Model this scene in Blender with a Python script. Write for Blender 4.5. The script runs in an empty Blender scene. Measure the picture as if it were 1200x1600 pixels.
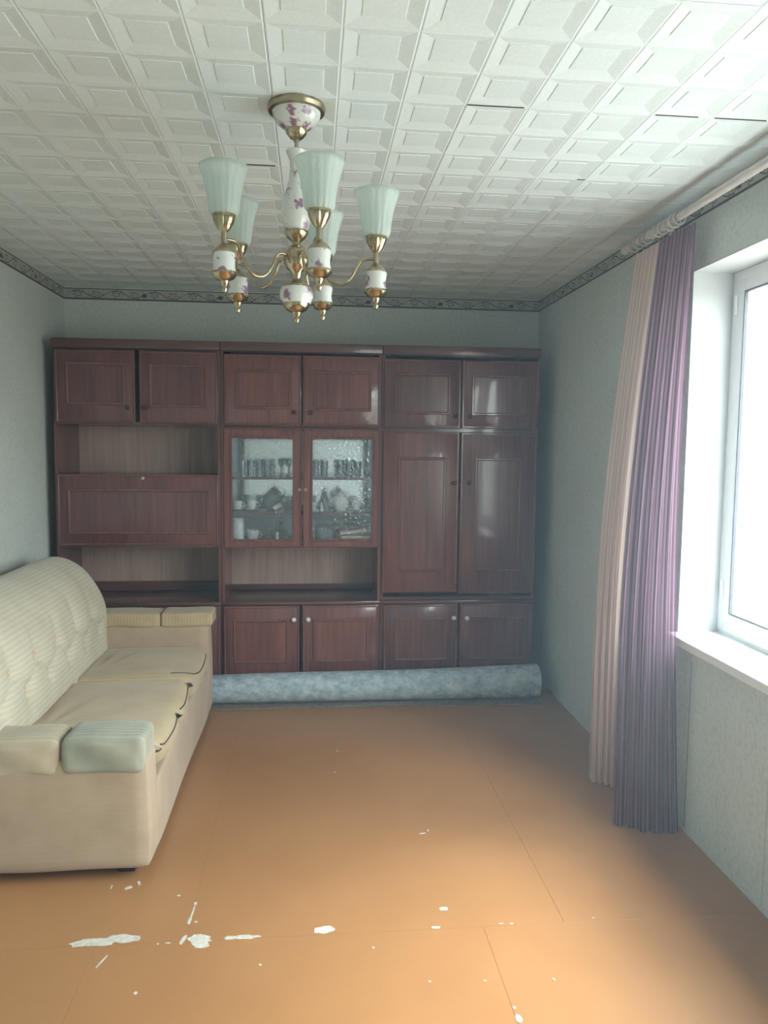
import bpy, bmesh, math, random
from mathutils import Vector, Matrix

random.seed(7)
SC = bpy.context.scene
COL = SC.collection
PI = math.pi

# ------------------------------------------------------------------ camera
PITCH, YAW, ROLL, FPX = 0.0876, 0.0950, 0.0105, 1183.6
CAM_Z = 1.5357
cam_data = bpy.data.cameras.new('camera')
cam = bpy.data.objects.new('camera', cam_data)
COL.objects.link(cam)
fwd = Vector((math.sin(YAW) * math.cos(PITCH), math.cos(YAW) * math.cos(PITCH), -math.sin(PITCH)))
rgt = Vector((math.cos(YAW), -math.sin(YAW), 0))
upv = rgt.cross(fwd)
rr = math.cos(ROLL) * rgt + math.sin(ROLL) * upv
uu = -math.sin(ROLL) * rgt + math.cos(ROLL) * upv
cam.matrix_world = Matrix(((rr.x, uu.x, -fwd.x, 0), (rr.y, uu.y, -fwd.y, 0), (rr.z, uu.z, -fwd.z, CAM_Z), (0, 0, 0, 1)))
cam_data.sensor_fit = 'VERTICAL'
cam_data.sensor_height = 24.0
cam_data.lens = 24.0 * FPX / 1600.0
cam_data.clip_start = 0.05
SC.camera = cam

# ------------------------------------------------------------------ sky, sun, exposure
SKY_STRENGTH = 25.0
SUN_STRENGTH = 4.0
SUN_ELEV, SUN_AZ, SUN_ANGLE = 52, 12, 24       # hazy sun behind thin cloud, outside the window
EXPOSURE = 0.38
world = bpy.data.worlds.new('overcast_sky')
SC.world = world
world.use_nodes = True
bg = world.node_tree.nodes['Background']
# overcast sky: over twice as bright at the zenith as at the horizon, dull ground below
wn = world.node_tree
wtc = wn.nodes.new('ShaderNodeTexCoord'); wsp = wn.nodes.new('ShaderNodeSeparateXYZ'); wr = wn.nodes.new('ShaderNodeValToRGB')
wma = wn.nodes.new('ShaderNodeMath'); wma.operation = 'MULTIPLY_ADD'; wma.inputs[1].default_value = 0.5; wma.inputs[2].default_value = 0.5
wn.links.new(wtc.outputs['Generated'], wsp.inputs[0]); wn.links.new(wsp.outputs['Z'], wma.inputs[0])
wn.links.new(wma.outputs[0], wr.inputs[0]); wn.links.new(wr.outputs[0], bg.inputs[0])
we = wr.color_ramp.elements
we[0].position, we[0].color = 0.485, (0.18, 0.19, 0.18, 1)
we[1].position, we[1].color = 1.0, (0.87, 0.97, 1.0, 1)
we2 = we.new(0.505); we2.color = (0.41, 0.455, 0.465, 1)
bg.inputs[1].default_value = SKY_STRENGTH
sd = bpy.data.lights.new('sun', 'SUN')
sd.energy = SUN_STRENGTH
sd.angle = math.radians(SUN_ANGLE)
sd.color = (1.0, 0.97, 0.92)
so = bpy.data.objects.new('sun', sd)
COL.objects.link(so)
el, az = math.radians(SUN_ELEV), math.radians(SUN_AZ)
to_sun = Vector((math.cos(el) * math.cos(az), math.cos(el) * math.sin(az), math.sin(el)))
so.rotation_euler = to_sun.to_track_quat('Z', 'Y').to_euler()
so.location = (4, 1, 5)
pd = bpy.data.lights.new('window_portal', 'AREA')
pd.shape = 'RECTANGLE'
pd.size, pd.size_y = 2.62, 1.5
pd.cycles.is_portal = True
po = bpy.data.objects.new('window_portal', pd)
COL.objects.link(po)
po.location = (1.75, 1.64, 1.52)
po.rotation_euler = Vector((1, 0, 0)).to_track_quat('Z', 'Y').to_euler()
vs = SC.view_settings
vs.view_transform = 'Standard'
vs.look = 'None'
vs.gamma = 1.0
vs.exposure = EXPOSURE
vs.use_curve_mapping = False

# ------------------------------------------------------------------ materials
def new_mat(name):
    m = bpy.data.materials.new(name)
    m.use_nodes = True
    nt = m.node_tree
    b = nt.nodes['Principled BSDF']
    return m, nt, b

def N(nt, t, **kw):
    n = nt.nodes.new(t)
    for k, v in kw.items():
        if k in n.inputs: n.inputs[k].default_value = v
        else: setattr(n, k, v)
    return n

def coords(nt, kind='Object', scale=(1, 1, 1), rnd=False):
    tc = N(nt, 'ShaderNodeTexCoord')
    mp = N(nt, 'ShaderNodeMapping')
    mp.inputs['Scale'].default_value = scale
    nt.links.new(tc.outputs[kind], mp.inputs['Vector'])
    if rnd:
        oi = N(nt, 'ShaderNodeObjectInfo')
        mu = N(nt, 'ShaderNodeMath', operation='MULTIPLY')
        mu.inputs[1].default_value = 37.0
        nt.links.new(oi.outputs['Random'], mu.inputs[0])
        nt.links.new(mu.outputs[0], mp.inputs['Location'])
    return mp.outputs[0]

def ramp(nt, fac, stops):
    r = N(nt, 'ShaderNodeValToRGB')
    e = r.color_ramp.elements
    e[0].position, e[0].color = stops[0][0], (*stops[0][1], 1)
    e[1].position, e[1].color = stops[-1][0], (*stops[-1][1], 1)
    for p, c in stops[1:-1]:
        x = e.new(p); x.color = (*c, 1)
    nt.links.new(fac, r.inputs[0])
    return r.outputs[0]

def bump(nt, b, h, strength=0.2, dist=0.002):
    bn = N(nt, 'ShaderNodeBump')
    bn.inputs['Strength'].default_value = strength
    bn.inputs['Distance'].default_value = dist
    nt.links.new(h, bn.inputs['Height'])
    nt.links.new(bn.outputs[0], b.inputs['Normal'])
    return bn

def mat_plain(name, col, rough=0.5, metal=0.0, noise=0.0, nscale=20, bumps=0.0, spec=0.5):
    m, nt, b = new_mat(name)
    b.inputs['Roughness'].default_value = rough
    b.inputs['Metallic'].default_value = metal
    b.inputs['Specular IOR Level'].default_value = spec
    v = coords(nt)
    nz = N(nt, 'ShaderNodeTexNoise', Scale=nscale, Detail=5.0)
    nt.links.new(v, nz.inputs['Vector'])
    lo = tuple(max(0, c * (1 - noise)) for c in col); hi = tuple(min(1, c * (1 + noise)) for c in col)
    c = ramp(nt, nz.outputs['Fac'], [(0.3, lo), (0.7, hi)])
    nt.links.new(c, b.inputs['Base Color'])
    if bumps: bump(nt, b, nz.outputs['Fac'], bumps)
    return m

def mat_wood(name, dark, light, rough=0.22, axis='Z', coat=0.4, stripes=0.0):
    m, nt, b = new_mat(name)
    s = {'Z': (55, 55, 2.2), 'X': (2.2, 55, 55)}[axis]
    v = coords(nt, 'Object', s, True)
    nz = N(nt, 'ShaderNodeTexNoise', Scale=1.0, Detail=6.0, Roughness=0.6, Distortion=0.4)
    nt.links.new(v, nz.inputs['Vector'])
    v2 = coords(nt, 'Object', {'Z': (5, 5, .9), 'X': (.9, 5, 5)}[axis], True)
    n2 = N(nt, 'ShaderNodeTexNoise', Scale=1.0, Detail=3.0, Distortion=1.2)
    nt.links.new(v2, n2.inputs['Vector'])
    mx = N(nt, 'ShaderNodeMix', data_type='FLOAT')
    mx.inputs[0].default_value = 0.45
    nt.links.new(nz.outputs['Fac'], mx.inputs[2]); nt.links.new(n2.outputs['Fac'], mx.inputs[3])
    c = ramp(nt, mx.outputs[0], [(0.34, dark), (0.52, tuple((a + d) / 2 for a, d in zip(dark, light))), (0.68, light)])
    nt.links.new(c, b.inputs['Base Color'])
    b.inputs['Roughness'].default_value = rough
    b.inputs['Coat Weight'].default_value = coat
    b.inputs['Coat Roughness'].default_value = 0.05
    n3 = N(nt, 'ShaderNodeTexNoise', Scale=6.0, Detail=2.0)
    nt.links.new(coords(nt), n3.inputs['Vector'])
    bump(nt, b, n3.outputs['Fac'], 0.035, 0.004)
    return m

M = {}
M['wood'] = mat_wood('cabinet_wood', (0.076, 0.028, 0.029), (0.185, 0.072, 0.066))
M['wood_red'] = mat_wood('display_wood', (0.108, 0.036, 0.033), (0.24, 0.090, 0.073))
M['wood_h'] = mat_wood('cabinet_wood_flat', (0.070, 0.030, 0.027), (0.16, 0.068, 0.058), axis='X')
M['wood_edge_lit'] = mat_wood('moulding_wood_lit', (0.115, 0.048, 0.043), (0.22, 0.095, 0.080), rough=0.16)  # lighter than the doors: bright edge highlights put into the colour
M['wood_back'] = mat_wood('niche_back_wood', (0.30, 0.20, 0.165), (0.50, 0.36, 0.30), rough=0.4, coat=0.1)
M['knob_dark'] = mat_plain('knob_dark', (0.06, 0.025, 0.02), 0.25)
M['knob_white'] = mat_plain('knob_white', (0.75, 0.75, 0.72), 0.2)
M['knob_amber'] = mat_plain('knob_amber', (0.45, 0.25, 0.18), 0.2)
M['steel'] = mat_plain('lock_steel', (0.5, 0.5, 0.5), 0.3, 1.0)
M['white_in'] = mat_plain('white_interior', (0.42, 0.49, 0.53), 0.35, noise=0.05)
M['pvc'] = mat_plain('white_pvc', (0.80, 0.82, 0.83), 0.28)
M['sill'] = mat_plain('white_sill', (0.80, 0.80, 0.79), 0.3)
M['gasket'] = mat_plain('gasket', (0.06, 0.06, 0.07), 0.6)
M['reveal'] = mat_plain('reveal_plaster', (0.55, 0.56, 0.56), 0.7, bumps=0.03)
M['cloth_hook'] = mat_plain('hook_wire', (0.35, 0.33, 0.3), 0.35, 1.0)
M['rod'] = mat_plain('rod_white', (0.62, 0.58, 0.56), 0.35, noise=0.05)
M['ring'] = mat_plain('rod_ring', (0.50, 0.49, 0.47), 0.4, noise=0.08)
M['porcelain'] = mat_plain('white_porcelain', (0.88, 0.88, 0.86), 0.12)
M['porcelain_grey'] = mat_plain('grey_porcelain', (0.26, 0.30, 0.34), 0.25)
M['bottle_green'] = mat_plain('green_glassware', (0.06, 0.14, 0.11), 0.08)
M['paper'] = mat_plain('book_pages', (0.75, 0.66, 0.48), 0.8, noise=0.1, nscale=80)
M['book_rose'] = mat_plain('rose_cover', (0.42, 0.22, 0.22), 0.6)
M['book_tan'] = mat_plain('tan_cover', (0.45, 0.33, 0.2), 0.6)
M['book_dark'] = mat_plain('dark_cover', (0.1, 0.06, 0.06), 0.5)
M['black'] = mat_plain('dark_gap', (0.015, 0.013, 0.013), 0.8)
M['chip'] = mat_plain('bare_hardboard', (0.55, 0.52, 0.47), 0.75, noise=0.2, nscale=60)

def mat_brass():
    m, nt, b = new_mat('aged_brass')
    nz = N(nt, 'ShaderNodeTexNoise', Scale=30.0, Detail=4.0)
    nt.links.new(coords(nt), nz.inputs['Vector'])
    c = ramp(nt, nz.outputs['Fac'], [(0.3, (0.34, 0.275, 0.17)), (0.7, (0.52, 0.44, 0.29))])
    nt.links.new(c, b.inputs['Base Color'])
    b.inputs['Metallic'].default_value = 1.0
    b.inputs['Roughness'].default_value = 0.2
    return m
M['brass'] = mat_brass()
M['brass_dull'] = mat_plain('dull_brass', (0.42, 0.36, 0.25), 0.32, 1.0, noise=0.15, nscale=40)

def mat_floral(name, scale):
    m, nt, b = new_mat(name)
    v = coords(nt, 'Object', (1, 1, 1), True)
    vo = N(nt, 'ShaderNodeTexVoronoi', Scale=scale)
    nt.links.new(v, vo.inputs['Vector'])
    nz = N(nt, 'ShaderNodeTexNoise', Scale=scale * 4, Detail=3.0)
    nt.links.new(v, nz.inputs['Vector'])
    ad = N(nt, 'ShaderNodeMath', operation='MULTIPLY_ADD')
    ad.inputs[1].default_value = 0.9
    nt.links.new(nz.outputs['Fac'], ad.inputs[0]); nt.links.new(vo.outputs['Distance'], ad.inputs[2])
    c = ramp(nt, ad.outputs[0], [(0.66, (0.26, 0.14, 0.22)), (0.76, (0.48, 0.38, 0.46)), (0.84, (0.68, 0.70, 0.68))])
    nt.links.new(c, b.inputs['Base Color'])
    b.inputs['Roughness'].default_value = 0.1
    b.inputs['Coat Weight'].default_value = 0.5
    return m
M['floral'] = mat_floral('floral_porcelain', 24)

def mat_shade():
    m, nt, b = new_mat('frosted_ribbed_glass')
    out = nt.nodes['Material Output']
    b.inputs['Base Color'].default_value = (0.82, 0.87, 0.85, 1)
    b.inputs['Roughness'].default_value = 0.25
    tl = N(nt, 'ShaderNodeBsdfTranslucent'); tl.inputs[0].default_value = (0.82, 0.89, 0.87, 1)
    tr = N(nt, 'ShaderNodeBsdfTransparent'); tr.inputs[0].default_value = (0.88, 0.95, 0.93, 1)
    m1 = N(nt, 'ShaderNodeMixShader'); m1.inputs[0].default_value = 0.5
    m2 = N(nt, 'ShaderNodeMixShader'); m2.inputs[0].default_value = 0.28
    nt.links.new(b.outputs[0], m1.inputs[1]); nt.links.new(tl.outputs[0], m1.inputs[2])
    nt.links.new(m1.outputs[0], m2.inputs[1]); nt.links.new(tr.outputs[0], m2.inputs[2])
    nt.links.new(m2.outputs[0], out.inputs[0])
    nz = N(nt, 'ShaderNodeTexNoise', Scale=90.0, Detail=2.0)
    nt.links.new(coords(nt, 'Object', (1, 1, .35)), nz.inputs['Vector'])
    bump(nt, b, nz.outputs['Fac'], 0.9, 0.005)
    return m
M['shade'] = mat_shade()

def mat_clear(name, tint=(1, 1, 1), gloss=0.08, rough=0.02):
    m, nt, b = new_mat(name)
    out = nt.nodes['Material Output']
    tr = N(nt, 'ShaderNodeBsdfTransparent'); tr.inputs[0].default_value = (*tint, 1)
    gl = N(nt, 'ShaderNodeBsdfGlossy'); gl.inputs['Roughness'].default_value = rough
    mx = N(nt, 'ShaderNodeMixShader'); mx.inputs[0].default_value = gloss
    nt.links.new(tr.outputs[0], mx.inputs[1]); nt.links.new(gl.outputs[0], mx.inputs[2])
    nt.links.new(mx.outputs[0], out.inputs[0])
    return m
M['pane'] = mat_clear('window_glass', (0.97, 0.99, 0.98), 0.05)
M['tumbler'] = mat_clear('drinking_glass', (0.62, 0.70, 0.74), 0.16, 0.06)

def mat_hammered():
    m, nt, b = new_mat('hammered_glass')
    out = nt.nodes['Material Output']
    tr = N(nt, 'ShaderNodeBsdfTransparent'); tr.inputs[0].default_value = (0.95, 0.965, 0.99, 1)
    rf = N(nt, 'ShaderNodeBsdfRefraction'); rf.inputs['IOR'].default_value = 1.35; rf.inputs['Roughness'].default_value = 0.02
    rf.inputs['Color'].default_value = (0.95, 0.965, 0.99, 1)
    gl = N(nt, 'ShaderNodeBsdfGlossy'); gl.inputs['Roughness'].default_value = 0.06
    gl.inputs['Color'].default_value = (0.9, 1, 1, 1)
    v = coords(nt, 'Object', (1, 1, 1))
    nz = N(nt, 'ShaderNodeTexNoise', Scale=58.0, Detail=1.0, Distortion=0.5)
    nt.links.new(v, nz.inputs['Vector'])
    bn = N(nt, 'ShaderNodeBump'); bn.inputs['Strength'].default_value = 0.75; bn.inputs['Distance'].default_value = 0.005
    nt.links.new(nz.outputs['Fac'], bn.inputs['Height'])
    nt.links.new(bn.outputs[0], rf.inputs['Normal']); nt.links.new(bn.outputs[0], gl.inputs['Normal'])
    m1 = N(nt, 'ShaderNodeMixShader'); m1.inputs[0].default_value = 0.56
    nt.links.new(tr.outputs[0], m1.inputs[1]); nt.links.new(rf.outputs[0], m1.inputs[2])
    m2 = N(nt, 'ShaderNodeMixShader'); m2.inputs[0].default_value = 0.10
    nt.links.new(m1.outputs[0], m2.inputs[1]); nt.links.new(gl.outputs[0], m2.inputs[2])
    nt.links.new(m2.outputs[0], out.inputs[0])
    return m
M['hammered'] = mat_hammered()

def mat_mirror():
    m, nt, b = new_mat('cabinet_mirror')
    b.inputs['Base Color'].default_value = (0.95, 0.97, 0.96, 1)
    b.inputs['Metallic'].default_value = 1.0
    b.inputs['Roughness'].default_value = 0.10
    return m
M['mirror'] = mat_mirror()

def mat_wall(name, col):
    m, nt, b = new_mat(name)
    b.inputs['Roughness'].default_value = 0.75
    b.inputs['Specular IOR Level'].default_value = 0.25
    nz = N(nt, 'ShaderNodeTexNoise', Scale=55.0, Detail=6.0, Roughness=0.65)
    nt.links.new(coords(nt), nz.inputs['Vector'])
    c = ramp(nt, nz.outputs['Fac'], [(0.33, tuple(x * 0.86 for x in col)), (0.5, col), (0.7, tuple(min(1, x * 1.06) for x in col))])
    n2 = N(nt, 'ShaderNodeTexNoise', Scale=2.5, Detail=3.0)
    nt.links.new(coords(nt), n2.inputs['Vector'])
    g = ramp(nt, n2.outputs['Fac'], [(0.3, (0.93, 0.92, 0.90)), (0.65, (1, 1, 1))])
    mx = N(nt, 'ShaderNodeMix', data_type='RGBA', blend_type='MULTIPLY')
    mx.inputs[0].default_value = 1
    nt.links.new(c, mx.inputs[6]); nt.links.new(g, mx.inputs[7])
    nt.links.new(mx.outputs[2], b.inputs['Base Color'])
    bump(nt, b, nz.outputs['Fac'], 0.25, 0.002)
    return m
M['wall'] = mat_wall('pale_wallpaper', (0.60, 0.66, 0.64))
M['tile'] = mat_plain('foam_ceiling_tile', (0.72, 0.785, 0.80), 0.6, noise=0.035, nscale=110, bumps=0.35)
M['ceil'] = mat_plain('ceiling_slab', (0.6, 0.59, 0.57), 0.8)
M['border_paper'] = mat_plain('border_paper', (0.42, 0.43, 0.40), 0.6, noise=0.1, nscale=30)
M['border_print'] = mat_plain('border_print', (0.05, 0.053, 0.06), 0.6)
M['border_tint'] = mat_plain('border_print_soft', (0.16, 0.13, 0.13), 0.6)

def mat_floor():
    m, nt, b = new_mat('painted_hardboard')
    nz = N(nt, 'ShaderNodeTexNoise', Scale=1.6, Detail=6.0, Roughness=0.6)
    nt.links.new(coords(nt), nz.inputs['Vector'])
    c = ramp(nt, nz.outputs['Fac'], [(0.3, (0.33, 0.160, 0.064)), (0.7, (0.385, 0.190, 0.079))])
    nt.links.new(c, b.inputs['Base Color'])
    n2 = N(nt, 'ShaderNodeTexNoise', Scale=9.0, Detail=6.0)
    nt.links.new(coords(nt), n2.inputs['Vector'])
    r = ramp(nt, n2.outputs['Fac'], [(0.3, (0.30,) * 3), (0.7, (0.37,) * 3)])
    nt.links.new(r, b.inputs['Roughness'])
    n3 = N(nt, 'ShaderNodeTexNoise', Scale=5.0, Detail=2.0)
    nt.links.new(coords(nt), n3.inputs['Vector'])
    bump(nt, b, n3.outputs['Fac'], 0.03, 0.004)
    return m
M['floor'] = mat_floor()

def mat_fabric(name, a, c2, uv, freq, dirt=None):
    """fine woven stripes; uv = index of UV axis the stripes repeat along"""
    m, nt, b = new_mat(name)
    b.inputs['Roughness'].default_value = 0.85
    b.inputs['Sheen Weight'].default_value = 0.25
    b.inputs['Specular IOR Level'].default_value = 0.2
    tc = N(nt, 'ShaderNodeTexCoord')
    sp = N(nt, 'ShaderNodeSeparateXYZ')
    nt.links.new(tc.outputs['UV'], sp.inputs[0])
    mu = N(nt, 'ShaderNodeMath', operation='MULTIPLY'); mu.inputs[1].default_value = freq * 2 * PI
    nt.links.new(sp.outputs[uv], mu.inputs[0])
    si = N(nt, 'ShaderNodeMath', operation='SINE')
    nt.links.new(mu.outputs[0], si.inputs[0])
    ma = N(nt, 'ShaderNodeMath', operation='MULTIPLY_ADD'); ma.inputs[1].default_value = 0.5; ma.inputs[2].default_value = 0.5
    nt.links.new(si.outputs[0], ma.inputs[0])
    c = ramp(nt, ma.outputs[0], [(0.25, a), (0.8, c2)])
    nz = N(nt, 'ShaderNodeTexNoise', Scale=6.0, Detail=4.0)
    nt.links.new(coords(nt), nz.inputs['Vector'])
    g = ramp(nt, nz.outputs['Fac'], [(0.35, dirt or (0.88, 0.86, 0.82)), (0.62, (1, 1, 1))])
    mx = N(nt, 'ShaderNodeMix', data_type='RGBA', blend_type='MULTIPLY'); mx.inputs[0].default_value = 1
    nt.links.new(c, mx.inputs[6]); nt.links.new(g, mx.inputs[7])
    nt.links.new(mx.outputs[2], b.inputs['Base Color'])
    n2 = N(nt, 'ShaderNodeTexNoise', Scale=240.0, Detail=2.0)
    nt.links.new(coords(nt), n2.inputs['Vector'])
    bump(nt, b, n2.outputs['Fac'], 0.25, 0.001)
    return m
M['sofa_back'] = mat_fabric('beige_striped_back', (0.52, 0.465, 0.36), (0.575, 0.53, 0.43), 1, 46)
M['sofa_seat'] = mat_fabric('beige_striped_seat', (0.44, 0.34, 0.215), (0.50, 0.395, 0.26), 0, 60)
M['sofa_body'] = mat_fabric('beige_body_cloth', (0.43, 0.325, 0.235), (0.435, 0.33, 0.24), 1, 50)
M['pad_worn'] = mat_fabric('worn_grey_pad', (0.36, 0.34, 0.275), (0.42, 0.40, 0.32), 1, 40, (0.66, 0.72, 0.70))
M['pad_half'] = mat_fabric('soiled_beige_pad', (0.45, 0.375, 0.275), (0.50, 0.42, 0.31), 1, 40, (0.80, 0.80, 0.75))
M['piping'] = mat_plain('dark_piping', (0.05, 0.04, 0.035), 0.7)
M['button'] = mat_plain('button_cloth', (0.60, 0.43, 0.31), 0.85)

def mat_rug():
    m, nt, b = new_mat('blue_grey_felt')
    b.inputs['Roughness'].default_value = 0.95
    nz = N(nt, 'ShaderNodeTexNoise', Scale=26.0, Detail=7.0, Roughness=0.72)
    nt.links.new(coords(nt, 'Object', (0.7, 1, 1)), nz.inputs['Vector'])
    c = ramp(nt, nz.outputs['Fac'], [(0.32, (0.20, 0.27, 0.32)), (0.5, (0.36, 0.45, 0.51)), (0.68, (0.55, 0.63, 0.67))])
    nt.links.new(c, b.inputs['Base Color'])
    bump(nt, b, nz.outputs['Fac'], 0.4, 0.004)
    return m
M['rug'] = mat_rug()
M['rug_pile'] = mat_plain('rug_pile', (0.20, 0.17, 0.15), 0.95, noise=0.3, nscale=60)

def mat_curtain(name, a, c2, freq, transp, transl):
    m, nt, b = new_mat(name)
    out = nt.nodes['Material Output']
    tc = N(nt, 'ShaderNodeTexCoord')
    sp = N(nt, 'ShaderNodeSeparateXYZ')
    nt.links.new(tc.outputs['UV'], sp.inputs[0])
    mu = N(nt, 'ShaderNodeMath', operation='MULTIPLY'); mu.inputs[1].default_value = freq * 2 * PI
    nt.links.new(sp.outputs[0], mu.inputs[0])
    si = N(nt, 'ShaderNodeMath', operation='SINE'); nt.links.new(mu.outputs[0], si.inputs[0])
    ma = N(nt, 'ShaderNodeMath', operation='MULTIPLY_ADD'); ma.inputs[1].default_value = 0.5; ma.inputs[2].default_value = 0.5
    nt.links.new(si.outputs[0], ma.inputs[0])
    c = ramp(nt, ma.outputs[0], [(0.35, a), (0.7, c2)])
    df = N(nt, 'ShaderNodeBsdfDiffuse'); tl = N(nt, 'ShaderNodeBsdfTranslucent'); tr = N(nt, 'ShaderNodeBsdfTransparent')
    nt.links.new(c, df.inputs[0]); nt.links.new(c, tl.inputs[0])
    m1 = N(nt, 'ShaderNodeMixShader'); m1.inputs[0].default_value = transl
    m2 = N(nt, 'ShaderNodeMixShader'); m2.inputs[0].default_value = transp
    nt.links.new(df.outputs[0], m1.inputs[1]); nt.links.new(tl.outputs[0], m1.inputs[2])
    nt.links.new(m1.outputs[0], m2.inputs[1]); nt.links.new(tr.outputs[0], m2.inputs[2])
    nt.links.new(m2.outputs[0], out.inputs[0])
    return m
M['cream'] = mat_curtain('cream_striped_sheer', (0.78, 0.57, 0.52), (0.90, 0.77, 0.73), 22, 0.14, 0.5)
M['purple'] = mat_curtain('plum_striped_sheer', (0.15, 0.08, 0.125), (0.36, 0.22, 0.29), 26, 0.18, 0.6)

# ------------------------------------------------------------------ mesh helpers
def obj(name, bm, mat, parent=None, origin=None, smooth=False, kind=None, label=None):
    """link bm as ONE mesh; with a parent, mesh coords are shifted into the thing's local frame"""
    me = bpy.data.meshes.new(name)
    root = parent
    while root is not None and root.parent is not None: root = root.parent
    off = Vector(origin) if origin is not None else (Vector(root.location) if root is not None else Vector((0, 0, 0)))
    bmesh.ops.translate(bm, verts=bm.verts, vec=-off)
    bm.normal_update()
    bm.to_mesh(me); bm.free()
    if smooth:
        for p in me.polygons: p.use_smooth = True
        if smooth == 'auto':
            me.set_sharp_from_angle(angle=math.radians(38))
    me.materials.append(M[mat] if isinstance(mat, str) else mat)
    o = bpy.data.objects.new(name, me)
    COL.objects.link(o)
    if parent is not None: o.parent = parent
    else: o.location = off
    if kind: o['kind'] = kind
    if label: o['label'] = label
    return o

def thing(name, label, cat, loc, group=None):
    o = bpy.data.objects.new(name, None)
    o.empty_display_size = 0.05
    COL.objects.link(o)
    o.location = loc
    o['label'] = label; o['category'] = cat
    if group: o['group'] = group
    return o

def tag(o, label, cat, group=None):
    o['label'] = label; o['category'] = cat
    if group: o['group'] = group
    return o

def BM(): return bmesh.new()

def box(bm, x0, x1, y0, y1, z0, z1, bev=0.0, seg=1):
    r = bmesh.ops.create_cube(bm, size=1.0)
    vs_ = r['verts']
    for v in vs_:
        v.co = Vector(((x0 + x1) / 2 + v.co.x * (x1 - x0), (y0 + y1) / 2 + v.co.y * (y1 - y0), (z0 + z1) / 2 + v.co.z * (z1 - z0)))
    if bev:
        es = list({e for v in vs_ for e in v.link_edges})
        bmesh.ops.bevel(bm, geom=es, offset=bev, segments=seg, affect='EDGES', profile=0.5)
    return bm

def B(x0, x1, y0, y1, z0, z1, bev=0.0, seg=1): return box(BM(), x0, x1, y0, y1, z0, z1, bev, seg)

def lathe(bm, prof, c, seg=24, axis=None, wob=None, cap=True):
    """prof: list (radius, height) along axis from c"""
    c = Vector(c)
    q = Vector((0, 0, 1)).rotation_difference(Vector(axis).normalized()) if axis is not None else None
    rings = []
    for r, h in prof:
        ring = []
        for k in range(seg):
            a = 2 * PI * k / seg
            f = wob(a, h) if wob else 1.0
            p = Vector((r * f * math.cos(a), r * f * math.sin(a), h))
            if q: p = q @ p
            ring.append(bm.verts.new(c + p))
        rings.append(ring)
    for a, b in zip(rings, rings[1:]):
        for k in range(seg):
            bm.faces.new((a[k], a[(k + 1) % seg], b[(k + 1) % seg], b[k]))
    if cap:
        if prof[0][0] > 1e-5: bm.faces.new(list(reversed(rings[0])))
        if prof[-1][0] > 1e-5: bm.faces.new(rings[-1])
    bmesh.ops.remove_doubles(bm, verts=bm.verts, dist=1e-6)
    bmesh.ops.recalc_face_normals(bm, faces=bm.faces)
    return bm

def tube(bm, pts, r, seg=8, closed=False):
    pts = [Vector(p) for p in pts]
    n = len(pts)
    rings = []
    prev = None
    for i, p in enumerate(pts):
        a = pts[i - 1] if (i > 0 or closed) else p
        b = pts[(i + 1) % n] if (i < n - 1 or closed) else p
        t = (b - a).normalized()
        if prev is None:
            u = t.orthogonal().normalized()
        else:
            u = (prev - t * prev.dot(t)).normalized()
        prev = u
        w = t.cross(u)
        rad = r[i] if isinstance(r, (list, tuple)) else r
        rings.append([bm.verts.new(p + rad * (math.cos(2 * PI * k / seg) * u + math.sin(2 * PI * k / seg) * w)) for k in range(seg)])
    m = n if closed else n - 1
    for i in range(m):
        a, b = rings[i], rings[(i + 1) % n]
        for k in range(seg):
            bm.faces.new((a[k], a[(k + 1) % seg], b[(k + 1) % seg], b[k]))
    if not closed:
        bm.faces.new(list(reversed(rings[0]))); bm.faces.new(rings[-1])
    bmesh.ops.recalc_face_normals(bm, faces=bm.faces)
    return bm

def spline(P, n):
    """Catmull-Rom through P, n samples per span"""
    P = [Vector(p) for p in P]
    out = []
    for i in range(len(P) - 1):
        p0 = P[max(i - 1, 0)]; p1 = P[i]; p2 = P[i + 1]; p3 = P[min(i + 2, len(P) - 1)]
        for k in range(n):
            t = k / n
            out.append(0.5 * ((2 * p1) + (p2 - p0) * t + (2 * p0 - 5 * p1 + 4 * p2 - p3) * t * t + (3 * p1 - p0 - 3 * p2 + p3) * t ** 3))
    out.append(P[-1])
    return out

def frame_ring(bm, x0, x1, z0, z1, w, yf, yb, bev=0.002):
    """mitred rectangular frame in an XZ plane, outer x0..x1, z0..z1, bar width w, front yf, back yb, rounded front"""
    prof = [(0, yb), (0, yf + w * .25), (w * .3, yf), (w * .7, yf), (w, yf + w * .25), (w, yb)]
    rings = []
    for d, y in prof:
        rings.append([bm.verts.new((x0 + d, y, z0 + d)), bm.verts.new((x1 - d, y, z0 + d)), bm.verts.new((x1 - d, y, z1 - d)), bm.verts.new((x0 + d, y, z1 - d))])
    rings.append(rings[0])
    for a, b in zip(rings, rings[1:]):
        for k in range(4):
            bm.faces.new((a[k], a[(k + 1) % 4], b[(k + 1) % 4], b[k]))
    bmesh.ops.recalc_face_normals(bm, faces=bm.faces)
    return bm

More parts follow.
